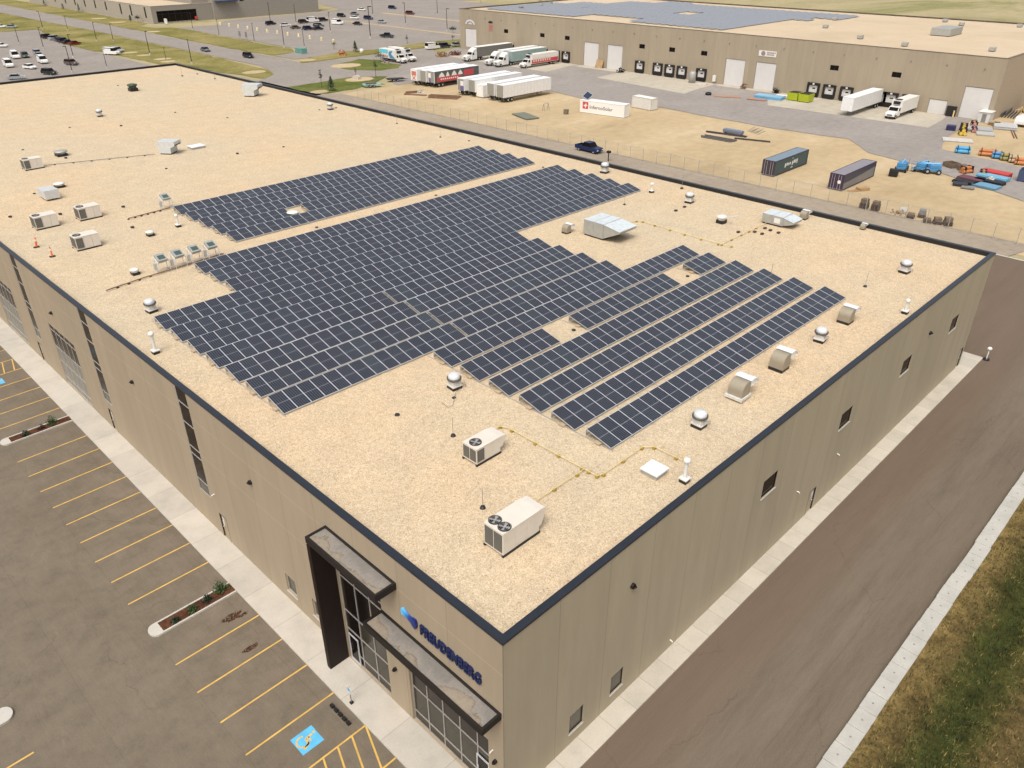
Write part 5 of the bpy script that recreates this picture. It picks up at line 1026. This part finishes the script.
# things at the docks
for x, y, lab in ((180.6,78.2,'lime green dumpster, left of the pair at the docks'), (180.6,75.2,'lime green dumpster, right of the pair at the docks')):
    e = empty('dumpster', (x, y, -.005), lab, 'dumpster', 'lime dumpsters at the docks'); MB().prism([(-1.3,.15), (1.3,.15), (1.7,1.9), (-1.5,1.9)], -1.35, 1.35, 1).build('bin', mLime, e, .03); MB().box(-1.4, 1.55, -1.2, 1.2, 1.905, 1.95).build('lid', mBlack, e); MB().box(-1.1, 1.1, -1.2, 1.2, 0, .149).build('skid', mBlack, e)
flats(178.0, 83.6, 3.0, 7.0, M('blue_wrap', (.2,.42,.6), .4), 'blue and white wrapped sheets beside the lime dumpsters', .1, 4, .2); flats(180.8, 81.4, 1.6, 3.4, mWhite, 'white wrapped block behind the blue wrapped sheets', .1, 4, .2); flats(174.2, 85.0, 1.8, 4.6, M('copper_pile', (.38,.2,.12), .7), 'copper coloured boards before the blue wrapped sheets', .2, 2); flats(172.6, 92.5, 2.2, 6.5, M('reddish_timber', (.36,.22,.15), .8), 'reddish timber lying on the asphalt before an overhead door', .5, 2); thing1('tyre_pile', MB().lathe([(.5,0), (.8,.1), (.8,.6), (.5,.7)], n=12), mBlack, (171.5, 97.5, -.02), 'black round tyre pile on the asphalt', 'tyres')
thing1('forklift_pallet', leafball(1.0, 1.4, 60, .4, rn), mRust, (186.2, 95.8, 0), 'brown bushy heap between the two central overhead doors', 'heap')
for x, y, z_, lab in ((184.6,111.2,3.0,'grey metal cylinder standing between dock doors'),): thing1('metal_tank', MB().lathe([(0,0), (.95,0), (.95,2.6), (.7,2.9), (0,3.0)], n=18), mZincD, (x, y, 0), lab, 'tank')
thing1('plywood_sheet', MB().hexa([(-.4,-1.4,0), (-.3,-1.4,0), (-.3,1.4,0), (-.4,1.4,0), (.5,-1.2,2.3), (.6,-1.2,2.3), (.6,1.4,2.3), (.5,1.4,2.3)]), mWood, (187, 146.7, 0), 'plywood sheet leaning between two overhead doors', 'plywood')
thing1('dark_machine', leafball(1.3, 1.2, 90, .45, rn), mDark, (184.8, 136.6, 0), 'dark machinery heap right of an overhead door at the docks', 'machinery'); thing1('white_gate_box', MB().box(-.3, .3, -.4, .4, 0, 1.6), mWhite, (187.3, 105.8, .6), 'white cabinet on the wall left of the central overhead doors', 'cabinet'); thing1('dark_machine', leafball(1.0, 1.3, 70, .4, rn), mDark, (186.6, 86.6, 0), 'dark heap with a red top right of the central overhead doors', 'machinery'); thing1('door_bollard_box', MB().box(-.35, .35, -1.0, 1.0, 0, 2.2), mBlack, (187.4, 43.2, 0), 'dark cabinet between the two right overhead doors', 'cabinet'); thing1('yellow_post', MB().tube((0,0,0), (0,0,1.4), .16, 10), mYellow, (186.9, 42.4, 0), 'yellow guard post left of the large right overhead door', 'guard post')
flats(183.8, 107.6, 1.6, 3.0, M('pale_debris', (.55,.5,.45), .8), 'pale debris on the concrete apron left of the central doors', .2, 2)
thing1('ground_box', MB().box(-.45, .45, -.45, .45, 0, 1.1), M('olive_box', (.16,.14,.1), .7), (127.6, 108.1, -.09), 'small brown utility box on the sand left of the white container', 'utility box', None, .1, .03); thing1('sawhorse', MB().tube((-.8,-.4,0), (-.8,0,1.6), .05, 6).tube((-.8,.4,0), (-.8,0,1.6), .05, 6).tube((.8,-.4,0), (.8,0,1.6), .05, 6).tube((.8,.4,0), (.8,0,1.6), .05, 6).tube((-.8,0,1.6), (.8,0,1.6), .05, 6), mGrey, (127.5, 114.4, -.09), 'grey trestle standing on the sand yard', 'trestle'); flats(118.8, 112.8, 3.4, 7.0, M('grey_green_sheet', (.15,.16,.12), .7), 'grey green sheets on the sand behind the fence', -.3, 2)
thing1('hydrant_post', MB().tube((0,0,0), (0,0,1.5), .09, 8).box(-.3, .3, -.3, .3, 1.5, 1.9), mBlack, (100.8, 74.1, -.03), 'black post with a box head beside the back parapet lane', 'post')
# ------------------------------------------------------------------ the dock building behind
XF, Y0, Y1, HR = 188.0, 34.8, 207.0, 13.0; XB = 271.0
rb = empty('dock_building', (XF, Y0, 0), 'long tan building behind the yard with dock doors and solar roof', 'building')
ov_doors = [(203.4,209.2,.9,6.95), (148.0,153.9,.0,6.9), (138.7,144.6,.0,6.9), (97.3,103.3,.0,6.8), (88.2,94.1,.0,6.8), (35.8,41.8,.0,6.7), (44.6,48.7,-.05,3.15)]
Y1 = 212.0
docks = [161.2, 131.9, 125.4, 121.2, 117.0, 110.5, 77.1, 72.85, 68.4, 60.2, 57.4, 53.2]+[186.4, 174.6, 170.8, 165.6]
wins = [(187.6,189.6), (170.8,172.8), (160.0,162.0), (130.7,132.7), (120.1,122.1), (109.4,111.4), (71.6,73.8), (56.3,58.5)]
# front wall in local coordinates (root at XF,Y0)
holes = [(a-Y0, b-Y0, max(c,.0), d) for a, b, c, d in ov_doors]+[(a-Y0, b-Y0, 6.8, 7.98) for a, b in wins]
wf = wall_grid('wall', 0, 0, 0, Y1-Y0, -.2, HR, holes, .35, mWallF, rb)
MB().add([(0,0,-.2), (XB-XF,0,-.2), (XB-XF,0,HR), (0,0,HR)], [(0,1,2,3)]).build('wall', M('far_side_tan', (.37,.30,.215), .85), rb)
MB().add([(0,Y1-Y0,-.2), (XB-XF,Y1-Y0,-.2), (XB-XF,Y1-Y0,HR), (0,Y1-Y0,HR)], [(0,1,2,3)]).build('wall', MATS['far_side_tan'], rb)
MB().add([(XB-XF,0,-.2), (XB-XF,Y1-Y0,-.2), (XB-XF,Y1-Y0,HR), (XB-XF,0,HR)], [(0,1,2,3)]).build('wall', MATS['far_side_tan'], rb)
mRoofF = ground_mix('far_roof_gravel', [(.46,.37,.25), (.51,.41,.285), (.55,.45,.325)], .05, 3, .08)
MB().add([(.4,.4,HR-.3), (XB-XF-.4,.4,HR-.3), (XB-XF-.4,Y1-Y0-.4,HR-.3), (.4,Y1-Y0-.4,HR-.3)], [(0,1,2,3)]).build('roof', mRoofF, rb)
c = MB(); X, Y = XB-XF, Y1-Y0
for x0, x1, y0, y1 in ((-.05, X+.05, -.05, .4), (-.05, X+.05, Y-.4, Y+.05), (-.05, .4, .4, Y-.4), (X-.4, X+.05, .4, Y-.4)): c.box(x0, x1, y0, y1, HR+.003, HR+.12)
c.build('coping', M('far_coping', (.16, .125, .085), .5), rb); MB().box(.36, .38, .3, Y-.3, .1, HR-.4).build('inner_lining', mBlack, rb)
for a, b, c_, d in ov_doors:
    o = MB(); nz = max(3, int((d-max(c_,0))/.6)); zs = [max(c_,0)+(d-max(c_,0))*i/nz for i in range(nz+1)]
    for za, zb in zip(zs, zs[1:]): o.box(.12, .2, a-Y0, b-Y0, za, zb-.035).box(.135, .199, a-Y0+.001, b-Y0-.001, zb-.035, zb)
    o = o.build('overhead_door', mDoorW, rb); MB().add([(.06,a-Y0+u_,z_) for u_, z_ in ((.002,max(c_,0)), (.12,max(c_,0)), (.12,d-.12), (b-a-.12,d-.12), (b-a-.12,max(c_,0)), (b-a-.002,max(c_,0)), (b-a-.002,d-.002), (.002,d-.002))], [(0,1,2,7), (7,2,3,6), (3,4,5,6)]).build('door_frame', mGrey, o)
for a, b in wins: window(rb, 0, 0, a-Y0, b-Y0, 6.8, 7.98, [(a+b)/2-Y0], [], mBlack, mGlassD, .06, .15)
def dock(y, small=0):
    u = y-Y0-1.65; w_ = 3.3; b = MB(); b.box(-.45, -.003, u, u+.5, .35, 3.4).box(-.45, -.003, u+w_-.5, u+w_, .35, 3.4).box(-.46, -.003, u+.5, u+w_-.5, 2.85, 3.42)
    s = b.build('dock_seal', mBlack, rb); d = MB().box(-.09, -.004, u+.5, u+w_-.5, 1.1, 2.85).build('dock_door', mDoorW, s); MB().box(-.1, -.091, u+w_/2-.5, u+w_/2+.3, 1.95, 2.25).build('dock_window', mGlassD, d)
    MB().box(-.5, -.004, u+.3, u+w_-.3, .05, 1.09).build('dock_bumper', mDark, s); MB().box(-.47, -.3, u+w_/2-.25, u+w_/2+.25, 3.0, 3.36).build('dock_light', mWhite, s)
for y in docks: dock(y)
o = MB()
for i in range(22): o.tube((-.003, 4+i*8-.0, 10.6), (-.2, 4+i*8, 10.6), .14, 8)
o.build('wall_lamp', mGrey, rb)
for k in range(9): MB().box(10+k*6.2, 11.3+k*6.2, -.06, -.003, 2.2+.0, 11.4).build('strip_window', mDark, rb) if k in (5,) else None
# signs on its wall
e = empty('wall_sign', (XF-.05, 93.75, 8.3), 'white sign with an orb logo and dark lettering over a central overhead door', 'sign'); MB().box(-.05, .04, -5.0, 0, 0, 1.38).build('panel', mWhite, e)
MB().prism([(-1.3+.62*math.cos(a), .68+.6*math.sin(a)) for a in [i*PI/9 for i in range(18)]], -.06, -.051, 0).build('logo', M('brown_grey_print', (.28,.2,.17), .6), e); b = MB()
for r_ in (0, 1):
    for i in range(7 if r_ == 0 else 6): b.box(-.06, -.051, -2.35-i*.36-.26, -2.35-i*.36, .78-.48*r_, 1.16-.48*r_)
b.build('lettering', MATS['brown_grey_print'], e)
e = empty('wall_sign', (XF-.05, 197.4, 6.8), 'tall sign with black logo above red lettering on the dock building', 'sign'); b = MB()
MB().prism([(-2.3,2.6), (-.3,2.6), (-.3,3.0), (-1.3,3.3), (-2.3,3.0)], -.06, .04, 0).build('logo', mBlack, e)
for r_ in range(3):
    for i in range(4): b.box(-.06, .04, -.4-i*.5-.36, -.4-i*.5, 1.6-r_*.72, 2.15-r_*.72)
b.build('lettering', M('faded_red_print', (.5,.2,.16), .6), e)
e = empty('wall_sign', (XF-.05, 206.5, 8.3), 'white arched emblem above the leftmost overhead door', 'sign'); b = MB(); aa = [R(i*15) for i in range(13)]
b.prism([(2.4*math.cos(a), 1.5*math.sin(a)) for a in aa]+[(1.7*math.cos(a), .95*math.sin(a)) for a in aa[::-1]], -.06, .04, 0); b.prism([(-1.0,0), (1.0,0), (.7,.35), (0,.6), (-.7,.35)], -.06, .04, 0); b.build('emblem', M('pale_lilac_print', (.6,.57,.6), .5), e)
# its solar field and roof units
sf = MB(); poly_l = lambda y: 193+max(0, (136-y))*.0+ (0 if 158 > y > 134 else 2.0)
for k in range(39):
    y = 99+k*2.76; yq = 99+(k//4)*11.04; y, yr = yq, y
    xa = 196 if not (134 < y < 158) else 204
    xb = 262 if y < 165 else 268-(y-165)*1.0
    if yr < 104: xa = 246
    elif yr < 109: xa = 236
    for q in range(int((xb-xa)/5)):
        x = round(xa/5)*5+q*5; y = yr
        if 224 < x < 231 and 138 < y < 146: continue
        if rn.random() < .015: continue
        sf.hexa([(x,y,HR-.15), (x+4.8,y,HR-.15), (x+4.8,y+1.95,HR+.2), (x,y+1.95,HR+.2), (x,y,HR-.1), (x+4.8,y,HR-.1), (x+4.8,y+1.95,HR+.26), (x,y+1.95,HR+.26)])
t = NT('far_solar_glass'); v = t.pos(True); x, y, z = t.sep(v); u = t.math('FRACT', t.math('DIVIDE', x, 1.0)); k = t.mix(t.math('LESS_THAN', u, .07), (.215, .225, .245), (.40, .41, .42)); t.col(k); t.set(.35, 0, .5)  # pale grey base paints in sky reflected off the panels at low angle
tag(sf.build('solar_panel_field', t.m), kind='stuff')
def fbox(x, y, sx, sy, h, label, m=mOff):
    e = empty('roof_unit', (x, y, HR-.3), label, 'roof unit', 'units on the far building roof'); MB().box(-sx/2, sx/2, -sy/2, sy/2, .15, h).build('housing', m, e, .05); MB().box(-sx/2+.1, sx/2-.1, -sy/2+.1, sy/2-.1, 0, .149).build('curb', mBlack, e)
fbox(228, 61.5, 9, 5.0, 1.9, 'large pale grey unit on the right part of the far roof', mZincD)
for x, y, lab in ((262,73.5,'left of two small units near the far roof edge at right'), (255,66.5,'right of two small units near the far roof edge at right'), (221,92,'small unit on bare gravel right of the far solar field'), (203,74,'small unit nearest the front edge of the far roof, centre'), (204,197,'dark unit at the left end of the far roof, nearer one'), (216,198.5,'unit at the left end of the far roof, second one'), (226,203,'unit at the left end of the far roof, farthest one'), (262,53,'unit cut by the right picture edge on the far roof'), (201,42,'small vent near the right front corner of the far roof'), (244,100,'small unit at the right tip of the far solar field'), (196,60,'small vent by the front edge, right part of far roof')): fbox(x, y, 1.3, 1.3, .9, lab, mGrey if 'dark' in lab else mZincD)
# ------------------------------------------------------------------ far left buildings
ob = empty('office_building', (147, 376.4, 0), 'low pale building with black glazed front across the road', 'building'); OH = 7.1; mOfW = M('office_wall', (.36,.32,.26), .85); mOfS = M('office_side_grey', (.27,.245,.21), .85)
MB().add([(0,0,-.1), (0,170,-.1), (0,170,OH), (0,0,OH)], [(0,1,2,3)]).build('wall', mOfW, ob)
wall_grid('wall', 1, 0, 0, 30, -.1, OH, [(2.2,21.5,.3,5.0)], .6, mOfS, ob); MB().add([(.2,.2,OH-.2), (30,.2,OH-.2), (30,169.8,OH-.2), (.2,169.8,OH-.2)], [(0,1,2,3)]).build('roof', mRoofF, ob)
MB().box(-.08, 30, -.08, .25, OH, OH+.15).box(-.08, .25, .25, 170, OH, OH+.15).build('coping', M('pale_coping', (.45,.4,.33), .6), ob)
window(ob, 1, 0, 2.2, 21.5, .3, 5.0, [5,8,11,14,17], [3.6], mBlack, mGlassD, .12, .5)
for y in (6,22,34,52,66,80,94,108,124,140): MB().box(-.05, -.003, y, y+1.5, .8+(2.0 if y > 40 else 1.2), OH-.6).build('strip_window', mDark, ob)
MB().box(20.0, 21.3, -.35, -.05, .6, 1.9).build('red_panel', mRed, ob)
gb_ = empty('big_grey_building', (168.5, 380, 0), 'tall grey building filling the top left background', 'building'); X, GH = 66.2, 14.0
MB().box(8.0, X, -5.0, 120, -.1, GH).box(0, 7.99, 0, 119.5, -.1, GH-.01).build('wall', M('grey_wall', (.27,.245,.21), .85), gb_); MB().box(7.8, X+.2, -5.2, 120.2, GH+.003, GH+.3).build('coping', M('pale_coping', (.45,.4,.33)), gb_)
for x in (22, 36, 50): MB().box(x, x+2.2, -5.06, -5.003, 7.2, 8.6).build('window', mGlassD, gb_)
MB().box(9, 20, -7.5, -5.01, 7.4, 7.9).build('awning', M('navy_awning', (.03,.05,.11), .6), gb_)
# ------------------------------------------------------------------ poles, bollards, plants
lp = empty('street_lamp', (0,0,0), 'x', 'lamp post', 'dark lamp posts around the parking lots'); MB().tube((0,0,.6), (0,0,7.2), .11, 8, 0, .08).build('pole', mDark, lp); MB().tube((0,0,-.1), (0,0,.62), .28, 10).build('base', mCurb, lp); MB().box(-.1, .8, -.18, .18, 7.1, 7.25).build('lamp_head', mDark, lp)
for x, y, s, lab in ((80.1,341.5,.97,'in the left lot, farthest of the near row'), (81.7,319.5,.98,'in the left lot, behind the white van group'), (81,288.2,1.0,'in the left lot, beside the lone brown suv'), (80,257,.75,'in the left lot, rising behind the roof edge at right'), (69,255,1.02,'in the left lot, rising behind the roof edge near dark suv'), (103.4,387.8,1,'on the grass at the far left lot corner'), (109.2,375,.8,'between the far lot corner and the road'), (103.7,328.3,.93,'on the grass behind the parked row of cars'), (108.2,323.7,.85,'on the grass just left of the road, short'), (101.7,275.7,1.05,'tallest on the grass beside the lot tip'), (99.2,257.4,.6,'short, beside pale rocks at the lot tip'), (102.5,246,1,'on the grass just behind the back roof corner'),
    (147.7,338.7,.9,'by the driveway of the glazed front building'), (144.7,309.5,.85,'on the roadside grass left of a sign pair'), (144.4,281,.93,'on the roadside grass before the customer lot'), (144.6,259.9,1.1,'on the grass tip beside the junction, left'), (149.7,254.6,.85,'on the grass tip beside the junction, right'), (183.6,288.3,1.07,'in the customer lot before the cluster of dark cars'), (192.4,329,1.1,'behind the dark car cluster, left'), (187.2,342.6,1.15,'at the left end of the customer lot'), (182.3,258.6,1.6,'tallest, in the middle front of the customer lot'), (224,288.9,1.25,'in the customer lot on the sandy median, centre'), (220.8,256.8,1.2,'in the customer lot on the sandy median, right'), (264.9,314.7,1.2,'far back by the rear median, right'), (240,335,1.2,'far back by the rear median, left')):
    inst(lp, (x, y, 0), 'dark slender lamp post '+lab, rn.uniform(0, 6), s)
for nm, m in (('gate_sign', mGrey),):
    for x, y, lab in ((144.5,292,'left of two thin grey sign boards on the roadside grass'), (144.8,287.5,'right of two thin grey sign boards on the roadside grass')):
        e = empty('sign_board', (x, y, 0), lab, 'sign', 'grey sign boards by the road'); MB().tube((0,-.5,0), (0,-.5,3.2), .06, 6).tube((0,.5,0), (0,.5,3.2), .06, 6).build('post', m, e); MB().box(-.04, .04, -.7, .7, 1.4, 3.2).build('board', m, e)
bo = empty('yellow_bollard', (0,0,0), 'x', 'bollard', 'yellow bollards along the customer lot'); MB().lathe([(.42,0), (.42,1.0), (.32,1.25), (0,1.3)], n=10).build('post', M('pale_yellow', (.66,.54,.28), .6), bo); MB().lathe([(.6,0), (.6,.12), (.43,.14)], n=10).build('base', mCurb, bo)
for i in range(12): inst(bo, (165.7, 349-8.13*i, 0), ORD[i]+' yellow bollard from the left along the customer lot edge', 0, 1)
def conifer(x, y, r, h, label, n=220, seed=1, m=mLeafD):
    e = empty('small_tree', (x, y, 0), label, 'tree', 'small trees and shrubs on the lawns'); rr = random.Random(seed); b = MB()
    for _ in range(n):
        t_ = rr.random()**.8; z = .25+t_*(h-.25); q = r*(1-t_)*rr.uniform(.3, 1.15); a = rr.uniform(0, 2*PI); c = Vector((q*math.cos(a), q*math.sin(a), z)); d = Vector((math.cos(a), math.sin(a), -.4)).normalized()*.35; w_ = Vector((-math.sin(a), math.cos(a), 0))*.16
        b.add([c-w_, c+d, c+w_, c-d*.3+Vector((0,0,.15))], [(0,1,2,3)])
    b.build('crown', m, e); MB().tube((0,0,-.1), (0,0,h*.85), .08, 6, 0, .02).build('trunk', mBark, e)
def sapling(x, y, h, label, seed=1, dense=60, m=mLeafD, r=1.0):
    e = empty('young_tree', (x, y, 0), label, 'tree', 'young trees on the lawns'); rr = random.Random(seed); b = MB().tube((0,0,-.1), (0,0,h), .09, 6, 0, .03)
    for k in range(7):
        a = k*2.4; z = h*(.4+.08*k); b.tube((0,0,z), (r*.7*math.cos(a), r*.7*math.sin(a), z+h*.2), .03, 5, 0, .01)
    b.build('trunk', mBark, e); c = leafball(r, h*.4, dense, .22, rr).build('crown', m, e); c.location = (0,0,h*.62)
conifer(106.5, 173, 1.5, 3.6, 'dark cone shaped shrub on the near grass bank', 300, 2); conifer(155.8, 231.4, 1.3, 3.6, 'dark cone shaped shrub on the strip before the customer lot', 240, 3); conifer(144.5, 484, 1.2, 3, 'dark shrub by the far pale wall, second from left', 120, 4); conifer(145, 462, 1.2, 4, 'taller dark shrub by the far pale wall, third from left', 140, 5); conifer(145.7, 517, 1.1, 3, 'dark shrub by the far pale wall, leftmost', 100, 6); conifer(144.6, 396, 1.3, 2.6, 'dark shrub left of the pair at the glazed building corner', 140, 7)
sapling(151.5, 444, 3.2, 'round bushy dark tree by the far pale wall, right', 8, 200, mLeafD, 1.6); sapling(144.8, 388, 3.0, 'round bushy tree at the glazed building corner', 9, 220, mLeafD, 1.6)
sapling(107.3, 178.9, 4.6, 'slim young tree on the near grass bank, left', 10, 60, mLeafD, .5); sapling(127.7, 181.8, 5.0, 'slim young tree on the near grass bank, right', 11, 60, mLeafD, .7); sapling(124, 186.5, 2.4, 'thin bare sapling between bank and junction', 12, 24, M('dry_leaf', (.12,.10,.06), .8), .7); sapling(147, 205, 3, 'low dark spreading tree on the grass island', 13, 140, M('grey_leaf', (.08,.07,.05), .8), 2.0); sapling(155, 243.5, 2.6, 'thin pale green sapling by the customer lot edge', 14, 50, mLeaf, .9); sapling(160, 214.5, 3.2, 'grey bare shrub left of the printed box truck', 15, 150, MATS['grey_leaf'], 1.5)
sapling(183, 236.5, 3, 'thin young tree before the customer lot, left of two', 16, 40, mLeafD, .8); sapling(201.5, 231.5, 2, 'thin young tree before the customer lot, right of two', 17, 40, mLeafD, .8); sapling(262, 283, 4.5, 'dark bush behind the left corner of the dock building', 18, 200, mLeafD, 2.0); sapling(218, 250, 2.5, 'dark bushy median planting near the dock building corner', 19, 220, mLeafD, 2.2); sapling(325, 300, 5, 'small dark tree on the far field edge, right', 20, 160, mLeafD, 1.6); sapling(330, 352, 5, 'small dark tree on the far field edge, left', 21, 160, mLeafD, 1.6)
thing1('orange_flowering_shrub', leafball(1.9, 1.6, 200, .4, rn), M('orange_leaf', (.5,.24,.1), .8), (147.6, 228.0, 0), 'orange brown shrub on the strip before the customer lot', 'shrub')
e = empty('utility_cabinet', (140.2, 241.5, 0), 'teal green utility cabinet on the grass tip by the junction', 'utility cabinet'); MB().box(-1.1, 1.1, -2.1, 2.1, .1, 1.8).build('case', M('teal_case', (.12,.27,.23), .6), e, .05); MB().box(-1.3, 1.3, -2.3, 2.3, 0, .099).build('base', mCurb, e); MB().box(-1.12, -1.102, -.03, .03, .2, 1.7).build('door_gap', mBlack, e)
e = empty('entry_sign', (150.5, 371, 0), 'small white monument sign before the glazed building', 'sign'); MB().box(-.2, .2, -1.2, 1.2, .2, 2.2).build('panel', mWhite, e); MB().box(-.3, .3, -1.3, 1.3, 0, .199).build('base', mCurb, e)
thing1('white_bin', MB().lathe([(0,0), (.6,0), (.7,1.4), (0,1.6)], n=10), mWhite, (155, 226.6, 0), 'small white round bin on the strip before the customer lot', 'bin')
thing1('culvert_end', MB().prism([(1.1*math.cos(R(a*30)), 1.1*math.sin(R(a*30))) for a in range(7)], -.8, .8, 0), M('pale_rock', (.5,.44,.36), .9), (122, 183.5, 0), 'pale culvert headwall on the near grass bank', 'culvert', None, .5); thing1('boulder', leafball(1.2, 1.0, 60, .6, rn), MATS['pale_rock'], (146.5, 201.5, -.1), 'pale boulder on the green grass island', 'boulder')
